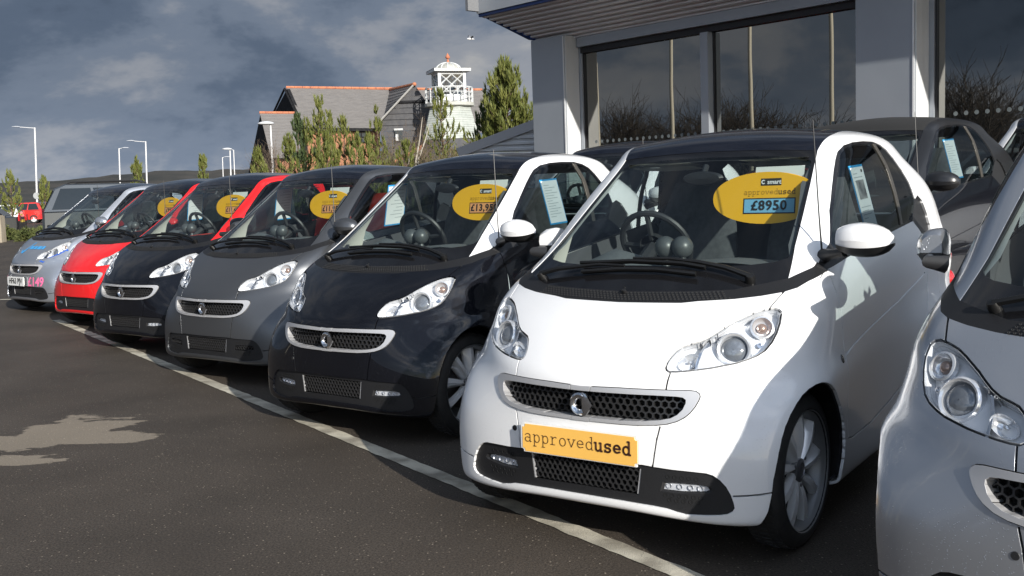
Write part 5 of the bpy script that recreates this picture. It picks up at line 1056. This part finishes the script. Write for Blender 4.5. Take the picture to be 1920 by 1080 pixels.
# ------------------------------------------------------------------ lamp posts
GALV = mat('painted_white_steel', (.62, .62, .62), .45); LHEAD = mat('lamp_head_grey', (.60, .61, .62), .4)
def lamp(u, vt, Y, arm, label, r=.07, dome=False, lean=0.):
    top = at(u, vt, Y); h = top.z; root = bpy.data.objects.new('lamp_post', None); COL.objects.link(root); root.location = (top.x-h*lean, Y, 0); root.rotation_euler = (0, lean, 0); root['label'] = label; root['category'] = 'lamp post'; root['group'] = 'white lamp posts in the far car park'
    mb = MB(); mb.tube([(0, 0, 0), (0, 0, h*.25), (0, 0, h)], [r*1.25, r, r*.8], 10); mb.lathe([(r*1.5, 0), (r*1.5, .9), (r*1.1, .95)], 10); ob('pole', mb.mesh('pole', GALV, True), root)
    if arm:
        mb = MB(); mb.tube([(0, 0, h-.05), (arm*.98, 0, h+.03)], [.035, .03], 6); ob('arm', mb.mesh('arm', GALV, True), root)
        mb = MB(); s = 1 if arm > 0 else -1; x = arm
        rows = [[(x+s*(-.05+q*.75), .17*math.sin(math.pi*min(1, .12+q*.88))*c_, h+.05+.07*(1-abs(c_))*math.sin(math.pi*min(1, .15+.8*q))) for c_ in (-1, -.5, 0, .5, 1)] for q in (0, .25, .5, .75, 1)]
        mb.grid(rows); mb.grid([[(p[0], p[1], h+.02) for p in r_] for r_ in rows]); ob('lamp_head', mb.mesh('lamp_head', LHEAD, True), root)
    if dome:
        mb = MB(); mb.lathe([(.03, .0), (.46, .03), (.50, .08), (.42, .17), (.22, .25), (.0005, .28)], 20, Matrix.Translation((-.26, 0, h-.05)) @ Matrix.Diagonal((1, .7, .75, 1))); ob('lamp_head', mb.mesh('lamp_head', LHEAD, True), root)
    return root
l1 = lamp(65, 239, 95, -1.35, 'white lamp post with a long arm and round sign, farthest left', .085, lean=.044)
mb = MB(); mb.lathe([(.0005, -.01), (.30, -.01), (.30, .01), (.0005, .01)], 20, axisM((.02, -.12, at(66, 367, 95).z), (0, -1, 0))); ob('round_sign', mb.mesh('round_sign', mat('sign_grey', (.33, .34, .34), .6)), l1)
lamp(223, 278, 110, .35, 'thin white lamp post with a short head, left of the small open pine', .075, lean=.036)
lamp(273, 265, 100, -1.1, 'white lamp post with a long arm, right of the small open pine', .08, lean=.036)
lamp(417, 295, 125, .25, 'thinnest white lamp post, left of the pair over the red pillar', .06, lean=.02)
lamp(431, 280, 100, 0, 'white lamp post with a domed head, nearer of the close pair', .075, True, lean=.02)
lamp(438, 281, 118, -.2, 'white lamp post close behind the domed one', .065, lean=.02)
lamp(507, 232, 62, 0, 'white lamp post with a wide domed head in front of the pub', .065, True, lean=.008)
# posts and trees west of the lot: seen in the photograph as reflections in the showroom glass
def mirror_pt(u, v, D):
    c = Vector((0, 0, CAMH)); d = ray(u, v); g = fp(0, -REV-.01, 0); t = (g-c).dot(FN)/d.dot(FN); p = c+d*t; r = (d-FN*2*d.dot(FN)).normalized(); return p+r*(D/math.hypot(r.x, r.y))
for u, vt, D, lb in ((1257, 60, 24, 'tall white lamp post west of the cars, first in the showroom glass'), (1405, 20, 24, 'tall white lamp post west of the cars, mirrored beside the mullion'), (1557, -20, 24, 'tall white lamp post west of the cars, mirrored by the broad pillar'), (1118, 118, 30, 'white lamp post west of the cars with a short arm, mirrored by the far pillar')):
    p = mirror_pt(u, vt, D); root = bpy.data.objects.new('lamp_post', None); COL.objects.link(root); root.location = (p.x, p.y, 0); root['label'] = lb; root['category'] = 'lamp post'; root['group'] = 'lamp posts mirrored in the showroom'
    h = max(p.z, 5.) if vt > 50 else 9.0; mb = MB(); mb.tube([(0, 0, 0), (0, 0, h)], [.085, .06], 10); ob('pole', mb.mesh('pole', mat('cream_post', (.66, .60, .47), .5), True), root); mb = MB(); mb.tube([(0, 0, h-.05), (.5, .2, h+.02)], [.03, .03], 6); mb.box((.7, .28, h+.03), (.5, .22, .1), .38); ob('lamp_head', mb.mesh('lamp_head', LHEAD), root)
for i, u in enumerate((1120, 1170, 1215, 1262, 1300, 1350, 1420, 1500, 1580, 1810, 1860, 1905, 1950)):
    p = mirror_pt(u, 240, 46+3*(i % 3)); twiggy('bare_tree', Vector((p.x, p.y, 0)), 4.6+.7*((i*7) % 4), 2.0, 'bare brown tree west of the lot, mirrored low in the showroom glass', 200+i, m=noisy('dark_twigs', (.07, .058, .045), (.05, .042, .034), 6, .9), dens=2.4, group='bare trees mirrored in the showroom glass', cat='tree', tw=.022)
# ------------------------------------------------------------------ the pub with its lantern tower
SLATE = noisy('slate_roof', (.155, .145, .138), (.19, .178, .168), 3, .8, .2, 14, stretch=(.6, .6, 4)); RIDGE = noisy('terracotta_ridge', (.50, .19, .09), (.38, .13, .07), 4, .8)
BOARD = noisy('black_weatherboard', (.014, .014, .016), (.024, .024, .026), 3, .8); BOARD.node_tree.nodes['Principled BSDF'].inputs['Specular IOR Level'].default_value = .1; BRICK = noisy('orange_brick', (.36, .17, .09), (.28, .125, .07), 9, .85); WPAINT = noisy('white_timber', (.56, .575, .575), (.47, .485, .48), 3, .55); GREEND = noisy('pale_green_boards', (.40, .425, .39), (.33, .355, .325), 3, .65); LEAD = noisy('lead_dome', (.44, .44, .40), (.34, .34, .31), 4, .5, metal=.2)
GREYB = noisy('grey_weatherboard', (.075, .075, .078), (.055, .055, .06), 3, .8); PWIN = mat('pub_window_glass', (.03, .04, .05), .05)
YP = 88.
pub = bpy.data.objects.new('pub', None); COL.objects.link(pub); o_ = at(640, 400, YP); PO = Vector((o_.x, YP, 0)); pub.location = PO; pub['label'] = 'slate roofed pub with terracotta ridges, black gables and orange brick wall'; pub['category'] = 'building'
def a_(u, v, dy=0.): return at(u, v, YP+dy)-PO
def ppart(name, m, polys=None, mb=None, th=None, parent=None):
    M_ = mb or MB()
    for poly in polys or []: M_.prism(poly, th or (0, .25, 0)) if th is not False else M_.add(poly, [tuple(range(len(poly)))])
    return ob(name, M_.mesh(name, m), parent or pub)
def roof_plane(name, r0, r1, e0, e1, courses=30, m=None):
    """slate slope of overlapping courses: each course is a strip with its lower edge proud"""
    mb = MB()
    nrm = (r1-r0).cross(e0-r0).normalized()
    if nrm.y > 0: nrm = -nrm
    for k in range(courses):
        t0, t1 = k/courses, (k+1)/courses; a, b, c, d = r0.lerp(e0, t0), r1.lerp(e1, t0), r1.lerp(e1, t1), r0.lerp(e0, t1); mb.prism([a, b, c+nrm*.014, d+nrm*.014], -nrm*.03)
    return ob(name, mb.mesh(name, m or SLATE), pub)
def ridge(name, p, q, n):
    for k in range(n):
        mb = MB(); a, b = p.lerp(q, k/n), p.lerp(q, (k+.96)/n); mb.tube([a, b], .13, 6); ob('ridge_tile', mb.mesh('ridge_tile', RIDGE, True), pub)
r0, r1 = a_(537, 164), a_(905, 168.5); e0, e1 = a_(573, 241, -5.2), a_(722, 243, -5.2)
back0, back1 = a_(497, 240, 5.2), a_(945, 262, 5.2)
roof_plane('roof', r0, a_(740, 167.8), e0, e1); roof_plane('roof', a_(740, 167.8), r1, e1, a_(945, 250, -5.0)); ridge('r', r0, r1, 24)
ppart('black_gable', BOARD, [[a_(538, 167, -.4), a_(571, 243, -5.1), a_(500, 240, 5.1)], [a_(571, 243, -5.1), a_(569, 330, -5.1), a_(500, 240, 5.1)], [a_(569, 330, -5.1), a_(484, 330, 5.1), a_(500, 240, 5.1)]], th=(.25, .0, 0))
mb = MB(); mb.tube([a_(536, 166)+Vector((-.1, 0, 0)), a_(573, 243, -5.2)+Vector((-.1, 0, 0))], .10, 4); mb.tube([a_(536, 166)+Vector((-.1, 0, 0)), a_(498, 243, 5.2)], .10, 4); ppart('barge_board', BOARD, mb=mb)
w_ = ppart('brick_wall', BRICK, [[a_(573, 243, -4.9), a_(712, 243, -4.9), a_(712, 330, -4.9), a_(573, 330, -4.9)]])
ppart('eaves_board', BOARD, [[a_(570, 239, -5.3), a_(716, 240.5, -5.3), a_(716, 246, -5.3), a_(570, 245, -5.3)]], th=(0, .4, 0))
for (ua, ub, va, vb) in ((667, 688, 247, 267), (606, 620, 247, 262)):
    f_ = ppart('pub_window', PWIN, [[a_(ua, va, -4.97), a_(ub, va, -4.97), a_(ub, vb, -4.97), a_(ua, vb, -4.97)]], th=(0, .05, 0)); mb = MB()
    for k in range(3): mb.tube([a_(ua+(ub-ua)*k/2, va, -5.0), a_(ua+(ub-ua)*k/2, vb, -5.0)], .05, 4)
    for v_ in (va, (va+vb)/2, vb): mb.tube([a_(ua, v_, -5.0), a_(ub, v_, -5.0)], .045, 4)
    ob('window_frame', mb.mesh('window_frame', BOARD), f_)
# low wing on the left
l0, l1_ = a_(487, 211.5, -6), a_(553, 212, -6); m0, m1 = a_(508, 296, -11), a_(566, 297, -11)
roof_plane('roof', l0, l1_, m0, m1, 14); ridge('r', l0, l1_, 6)
ppart('black_gable', BOARD, [[a_(488, 215, -6), a_(510, 297, -10.8), a_(512, 345, -10.8), a_(462, 345, -1), a_(471, 298, -1)]], th=(.2, .1, 0))
ppart('brick_wall', BRICK, [[a_(512, 298, -10.6), a_(566, 298, -10.6), a_(566, 345, -10.6), a_(512, 345, -10.6)]])
# cross gable facing us
g0, g1, gl, gr = a_(777, 158, -6.5), a_(731, 168.2, 0), a_(711, 229, -7.2), a_(815, 214, -5.8)
mb = MB(); nr = 12
for k in range(nr):
    t0, t1 = k/nr, (k+1)/nr; e = a_(716, 243, -5.25); A0, B0 = g1.lerp(e, t0), g0.lerp(gl, t0); A1, B1 = g1.lerp(e, t1), g0.lerp(gl, t1); mb.prism([A0, B0, B1+Vector((-.02, -.02, .03)), A1+Vector((-.02, -.02, .03))], (.0, .03, -.03))
ppart('roof', SLATE, mb=mb); ridge('r', g1, g0, 7); mb = MB(); mb.lathe([(.0005, -.16), (.14, -.1), (.17, 0), (.14, .1), (.0005, .16)], 10, Matrix.Translation(g0+Vector((0, -.05, 0)))); ppart('ridge_end', RIDGE, mb=mb)
mb = MB(); mb.tube([g0+Vector((0, -.1, 0)), gl+Vector((0, -.1, 0))], .07, 4); ppart('verge_strip', mat('verge_mortar', (.34, .33, .31), .8), mb=mb)
mb = MB(); nb = 22; zt, zb = g0.z, 0.
for k in range(nb):   # lapped boards of the gable face
    z0, z1 = zt*k/nb, zt*(k+1)/nb-.02
    def xr(z):
        f = min(1., (zt-z)/(zt-gl.z)); f2 = min(1., (zt-z)/(zt-gr.z)); return g0.x+(gl.x-g0.x)*f, g0.x+(gr.x-g0.x)*f2
    (xa, xb), (xc, xd) = xr(z0), xr(z1); mb.prism([Vector((xa, -6.4, z0)), Vector((xb, -6.4, z0)), Vector((xd, -6.32, z1)), Vector((xc, -6.32, z1))], (0, .1, 0))
ppart('boarded_gable', GREYB, mb=mb)
mb = MB(); p, q = a_(740, 244, -6.6), a_(755, 265, -6.6); mb.box(((p.x+q.x)/2, -6.5, (p.z+q.z)/2), (abs(q.x-p.x), .08, abs(p.z-q.z))); f_ = ppart('pub_window', PWIN, mb=mb)
mb = MB(); mb.box(((p.x+q.x)/2, -6.57, p.z+.05), (abs(q.x-p.x)+.1, .06, .14)); mb.box((p.x+.15, -6.57, q.z+.3), (.2, .06, .5)); ob('window_frame', mb.mesh('window_frame', WPAINT), f_)
mb = MB(); mb.box((g0.x+.1, -6.45, a_(777, 190, -6.5).z), (3.3, .12, .16)); ppart('gable_rail', BOARD, mb=mb)
mb = MB(); p, q = a_(735, 307, -9), a_(795, 273, -9); mb.tube([p, q, a_(835, 258, -7)], .16, 6); ppart('lean_to_ridge', RIDGE, mb=mb)
ppart('lean_to_roof', SLATE, [[p, q, q-Vector((0, 0, q.z)), p-Vector((0, 0, p.z))]], th=(0, .2, 0))
mb = MB(); c_ = a_(945.5, 118, 4); mb.box((c_.x, 4, c_.z-1.6), (.36, .36, 3.2)); mb.box((c_.x, 4, c_.z-.5), (.5, .5, .16)); ppart('chimney', RIDGE, mb=mb)
# lantern tower
YT = 80.; tw = bpy.data.objects.new('lantern_tower', None); COL.objects.link(tw); t_ = at(845, 400, YT); TO = Vector((at(843, 200, YT).x, YT, 0)); tw.location = TO; tw['label'] = 'white lighthouse lantern with domed cap and railing on a pale green tapered tower'; tw['category'] = 'lantern tower'
def z_(v, u=843): return at(u, v, YT).z
pxm = YT/FPX
def tpart(name, m, mb, smooth=False, parent=None): return ob(name, mb.mesh(name, m, smooth), parent or tw)
R0, R1 = 39*pxm, 56*pxm; mb = MB(); nb = 14; zt, zb = z_(201), z_(262)
for k in range(nb):
    f0, f1 = k/nb, (k+1)/nb; ra, rb = R0+(R1-R0)*f0, R0+(R1-R0)*f1+.03; mb.lathe([(ra, zt+(zb-zt)*f0), (rb, zt+(zb-zt)*f1)], 8, Matrix.Rotation(math.radians(22.5+8), 4, 'Z'))
tpart('tapered_body', GREEND, mb); mb = MB(); mb.lathe([(R1, zb), (R1*1.5, 0)], 8, Matrix.Rotation(math.radians(30.5), 4, 'Z')); tpart('tower_base', GREYB, mb)
mb = MB(); mb.lathe([(R0*.9, z_(203)), (46*pxm, z_(200)), (46*pxm, z_(194)), (.01, z_(194))], 24); tpart('gallery_floor', mat('gallery_grey', (.40, .40, .36), .7), mb)
ra = 43.5*pxm
for k in range(20):
    a = 2*math.pi*k/20+.1; mb = MB(); mb.tube([(ra*math.cos(a), ra*math.sin(a), z_(194)), (ra*math.cos(a), ra*math.sin(a), z_(166))], .045, 5); tpart('baluster', WPAINT, mb)
for v_ in (166, 175, 184):
    mb = MB(); mb.tube([(ra*math.cos(a), ra*math.sin(a), z_(v_)) for a in np.linspace(0, 2*math.pi, 25)], .05 if v_ == 166 else .03, 5); tpart('rail', WPAINT, mb)
LR = Matrix.Rotation(math.radians(17), 4, 'Z'); hw = 23.5*pxm; zt, zb = z_(136.5), z_(194)
for sx, sy in ((1, 1), (1, -1), (-1, 1), (-1, -1)):
    mb = MB(); mb.box((sx*hw, sy*hw, (zt+zb)/2), (.22, .22, zt-zb), 0, 0, LR); tpart('corner_post', WPAINT, mb)
zs = z_(179)
for k, (cx, cy, ax_) in enumerate(((0, -hw, 0), (0, hw, 0), (-hw, 0, 1), (hw, 0, 1))):
    fr = MB(); gl_ = MB(); L = 2*hw-.2; d = (L, .12) if ax_ == 0 else (.12, L)
    fr.box((cx, cy, zt-.1), (*d, .2), 0, 0, LR); fr.box((cx, cy, (zs+zb)/2), (*d, zs-zb), 0, 0, LR)
    e = (1, 0) if ax_ == 0 else (0, 1); zlo, zhi = zs, zt-.2
    for i in range(-1, 3):   # diagonal glazing bars
        for s_ in (1, -1):
            x0_, x1_ = -L/2+L*(i-.0)/2*1., -L/2+L*(i+2)/2; z0_, z1_ = zlo, zhi
            xa, xb = (x0_, x1_) if s_ > 0 else (x1_-0., x0_)
            ta, tb = 0., 1.
            dx = xb-xa
            if abs(dx) > 1e-6:
                lo_, hi_ = sorted(((-L/2-xa)/dx, (L/2-xa)/dx)); ta, tb = max(0, lo_), min(1, hi_)
            if tb-ta < .05: continue
            pa, pb = xa+dx*ta, xa+dx*tb; fr.tube([LR @ Vector((cx+e[0]*pa, cy+e[1]*pa, z0_+(z1_-z0_)*ta)), LR @ Vector((cx+e[0]*pb, cy+e[1]*pb, z0_+(z1_-z0_)*tb))], .05, 4)
    f_ = tpart('lantern_frame', WPAINT, fr); gl_.box((cx*.96, cy*.96, (zlo+zhi)/2), (d[0] if ax_ == 0 else .02, d[1] if ax_ == 1 else .02, zhi-zlo), 0, 0, LR); tpart('lantern_pane', glass('lantern_glass', (.72, .78, .84), 1.5), gl_, parent=f_)
mb = MB(); mb.tube([(0, 0, zs), (0, 0, zs+.5), (0, 0, zt-.3)], [.25, .42, .2], 8); tpart('lamp_drum', mat('drum_grey', (.06, .065, .07), .5), mb, True)
oh = 35*pxm; z0, z1 = z_(136.5), z_(131); mb = MB(); mb.box((0, 0, (z0+z1)/2), (2*oh*.98, 2*oh*.98, z1-z0), 0, 0, LR); c = [LR @ Vector((s1*oh, s2*oh, z1)) for s1, s2 in ((-1, -1), (1, -1), (1, 1), (-1, 1))]; b = [LR @ Vector((s1*oh*.62, s2*oh*.62, z_(129.5))) for s1, s2 in ((-1, -1), (1, -1), (1, 1), (-1, 1))]
mb.add([*c, *b], [(0, 1, 5, 4), (1, 2, 6, 5), (2, 3, 7, 6), (3, 0, 4, 7), (4, 5, 6, 7)]); tpart('cap_eaves', WPAINT, mb)
mb = MB(); rd, zd, zh = 23*pxm, z_(131), z_(117.5)-z_(131); mb.lathe([(rd*math.cos(t), zd+zh*math.sin(t)) for t in np.linspace(0, 1.54, 9)], 24); d_ = tpart('dome', LEAD, mb, True)
for k in range(12):
    a = 2*math.pi*k/12; mb = MB(); mb.tube([(rd*1.01*math.cos(t)*math.cos(a), rd*1.01*math.cos(t)*math.sin(a), zd+zh*1.01*math.sin(t)) for t in np.linspace(0, 1.5, 7)], .045, 4); tpart('dome_rib', WPAINT, mb, parent=d_)
mb = MB(); zf = z_(118); mb.lathe([(.14, zf-.05), (.07, zf+.2), (.035, zf+.35), (.035, z_(111)), (.16, z_(109)), (.18, z_(107)), (.0005, z_(99))], 10); tpart('finial', RIDGE, mb, True)
# ------------------------------------------------------------------ parked cars in the distance
def far_car(name, label, u, v, Y, L, H, Wd, yaw, col, cat, kind='hatch', open_tail=False, rails=False, dy=0.):
    """low-detail car; u,v = photo position of its middle at ground, yaw = direction its nose points (degrees, 0 = right, 90 = away)"""
    p = foot(u, Y); root = bpy.data.objects.new(name, None); COL.objects.link(root); root.location = (p.x, Y, 0); root.rotation_euler = (0, 0, math.radians(yaw)); root['label'] = label; root['category'] = cat; root['group'] = 'cars in the far car park'
    h = L/2; bel = H*.60
    if kind == 'hatch': up = [(-h+.03, bel+.02), (-h+.28, H*.95), (-h+.55, H), (h*.05, H*.985), (h*.52, bel+.03)]
    elif kind == 'mpv': up = [(-h+.03, bel+.02), (-h+.34, H*.94), (-h+.62, H), (h*.12, H*.985), (h*.62, bel+.03)]
    elif kind == 'saloon': up = [(-h+.55, bel+.02), (-h+1.15, H*.96), (-h+1.6, H), (h*.05, H*.985), (h*.48, bel+.03)]
    else: up = [(-h+.03, bel+.02), (-h+.16, H*.96), (-h+.40, H), (h*.12, H*.985), (h*.60, bel+.03)]
    low = [(-h+.04, .30), (-h, .52), (-h+.02, bel+.02), (h*.50, bel+.03), (h*.92, bel*.82), (h, bel*.55), (h-.03, .25)]
    def body(prof, w0, w1, zlo, zhi, name_, m):
        mb = MB(); rows = []
        for s_ in (-1, -.92, -.5, 0, .5, .92, 1):
            sh = .0 if abs(s_) < .95 else .06; c_ = (sum(q[0] for q in prof)/len(prof)); rows.append([(c_+(x-c_)*(1-sh*.5), s_*(w0+(w1-w0)*(z-zlo)/(zhi-zlo))/2, z-(.03 if abs(s_) > .95 and z > zlo+.2 else 0)) for x, z in prof])
        mb.grid(rows); n = len(prof); mb.f += [tuple(range(n)), tuple(6*n+k for k in range(n))]; mb.m += [0, 0]; return ob(name_, mb.mesh(name_, m, True), root)
    pm = paint(name+'_paint_'+str(round(col[0], 2)), col, .3, .3); bd = body(low, Wd, Wd*.96, .25, bel, 'body', pm); cb = body(up, Wd*.94, Wd*.74, bel, H, 'cabin', pm)
    gm_ = mat('far_car_glass', (.015, .02, .024), .06)
    xa, xb = up[0][0]+.22, up[-1][0]-.15; xc, xd = up[1][0]+.22, up[-2][0]-.05
    for s_ in (1, -1):
        f0, f1 = .10, .84; yy = lambda f: s_*((Wd*.94+(Wd*.74-Wd*.94)*f)/2+.008); q = lambda x0, x1, f: (x0+(x1-x0)*f, yy(f), bel+(H-bel)*f)
        seg = [(0, .34), (.37, .68), (.71, 1)]
        for a, b in seg:
            lo0, lo1, hi0, hi1 = xa+(xb-xa)*a, xa+(xb-xa)*b, xc+(xd-xc)*a, xc+(xd-xc)*b; mb = MB(); mb.add([q(lo0, hi0, f0), q(lo1, hi1, f0), q(lo1, hi1, f1), q(lo0, hi0, f1)], [(0, 1, 2, 3)]); ob('car_window', mb.mesh('car_window', gm_, recalc=False), cb)
    (x0, z0), (x1, z1) = up[0], up[1]; mb = MB(); nx = -(z1-z0); 
    mb.add([(x0+(x1-x0)*f-.012, s_*Wd*(.42-.06*f), z0+(z1-z0)*f+.01) for f, s_ in ((.12, -1), (.12, 1), (.9, 1), (.9, -1))], [(0, 1, 2, 3)]); ob('rear_window', mb.mesh('rear_window', gm_, recalc=False), cb)
    (x0, z0), (x1, z1) = up[-1], up[-2]; mb = MB(); mb.add([(x0+(x1-x0)*f+.012, s_*Wd*(.43-.06*f), z0+(z1-z0)*f+.01) for f, s_ in ((.05, -1), (.05, 1), (.95, 1), (.95, -1))], [(0, 1, 2, 3)]); ob('windscreen', mb.mesh('windscreen', gm_, recalc=False), cb)
    for s_ in (1, -1):
        mb = MB(); mb.box((-h-.005, s_*Wd*.40, bel-.02), (.06, Wd*.14, .26)); ob('tail_light', mb.mesh('tail_light', REDL), bd); mb = MB(); mb.box((h*.95, s_*Wd*.37, bel*.72), (.14, Wd*.16, .14)); ob('headlight', mb.mesh('headlight', LAMPS), bd)
        for wx in (-h+.68, h-.78):
            mb = MB(); mb.lathe([(.20, .10), (.30, .09), (.315, .04), (.315, -.09), (.25, -.10)], 20, axisM((wx, s_*(Wd/2-.10), .315), (0, s_, 0), (1, 0, 0))); w = ob('wheel', mb.mesh('wheel', RUB, True), root)
            mb = MB(); mb.lathe([(.205, .10), (.19, .085), (.05, .095), (.0005, .10)], 20, axisM((wx, s_*(Wd/2-.10), .315), (0, s_, 0), (1, 0, 0))); 
            for k in range(5): a = k*1.2566; mb.box((wx+.11*math.cos(a), s_*(Wd/2+.0), .315+.11*math.sin(a)), (.05, .012, .05))
            ob('wheel_trim', mb.mesh('wheel_trim', SPOKE), w)
    mb = MB(); mb.box((-h-.012, 0, bel-.16), (.02, .50, .11)); ob('number_plate', mb.mesh('number_plate', mat('plate_face_yellow', (.6, .42, .06), .5)), bd)
    if rails:
        for s_ in (1, -1): mb = MB(); mb.tube([(up[2][0], s_*Wd*.33, H-.02), (up[2][0]+.15, s_*Wd*.33, H+.05), (up[3][0]-.15, s_*Wd*.33, H+.05), (up[3][0], s_*Wd*.33, H-.02)], .022, 5); ob('roof_rail', mb.mesh('roof_rail', PLAS, True), cb)
    return root, cb
far_car('hatchback_car', 'bright red hatchback beside the lamp post with the round sign', 43, 412, 80, 3.7, 1.58, 1.7, 194, (.55, .02, .015), 'car')
far_car('saloon_car', 'black saloon with red tail light behind the timber post at left edge', -52, 430, 46, 4.4, 1.42, 1.75, 193, (.012, .012, .014), 'car', 'saloon')
far_car('hatchback_car', 'white hatchback left of the red hatchback', -8, 405, 76, 4.0, 1.45, 1.7, 192, (.75, .75, .75), 'car')
far_car('saloon_car', 'white car half hidden between the red hatchback and the dark blue estate', 76, 410, 90, 4.2, 1.25, 1.7, 185, (.72, .73, .74), 'car', 'saloon')
far_car('estate_car', 'dark blue estate with silver roof rails behind the red hatchback', 62, 405, 98, 4.6, 1.62, 1.75, 198, (.04, .07, .14), 'car', 'estate', rails=True)
far_car('people_carrier', 'silver people carrier with dark side glass, behind the silver-blue car\'s roof', 262, 420, 30, 4.7, 1.90, 1.85, 14, (.055, .065, .076), 'people carrier', 'mpv', rails=True)
# ------------------------------------------------------------------ gull
b = at(882, 73, 55); g = bpy.data.objects.new('gull', None); COL.objects.link(g); g.location = b; g['label'] = 'gull flying in the dark sky above the lantern tower'; g['category'] = 'bird'; g.rotation_euler = (.2, .1, .5)
mb = MB(); mb.lathe([(.0005, -.20), (.035, -.15), (.06, -.03), (.055, .06), (.035, .13), (.03, .17), (.012, .21), (.0005, .24)], 10, axisM((0, 0, 0), (1, 0, .1))); mb.add([(-.18, 0, 0), (-.30, .05, 0), (-.30, -.05, 0)], [(0, 1, 2)]); ob('body', mb.mesh('body', mat('gull_white', (.62, .62, .62), .7), True), g)
for s_ in (1, -1):
    mb = MB(); mb.grid([[(.07-.02*t+dx, s_*(.04+.30*t), .02+.14*math.sin(t*2.2)+.01*(dx < 0)) for dx in (0, -.07*(1-.5*t), -.13*(1-.75*t))] for t in np.linspace(0, 1.2, 6)]); ob('wing', mb.mesh('wing', mat('gull_grey', (.16, .16, .17), .7), recalc=False), g)
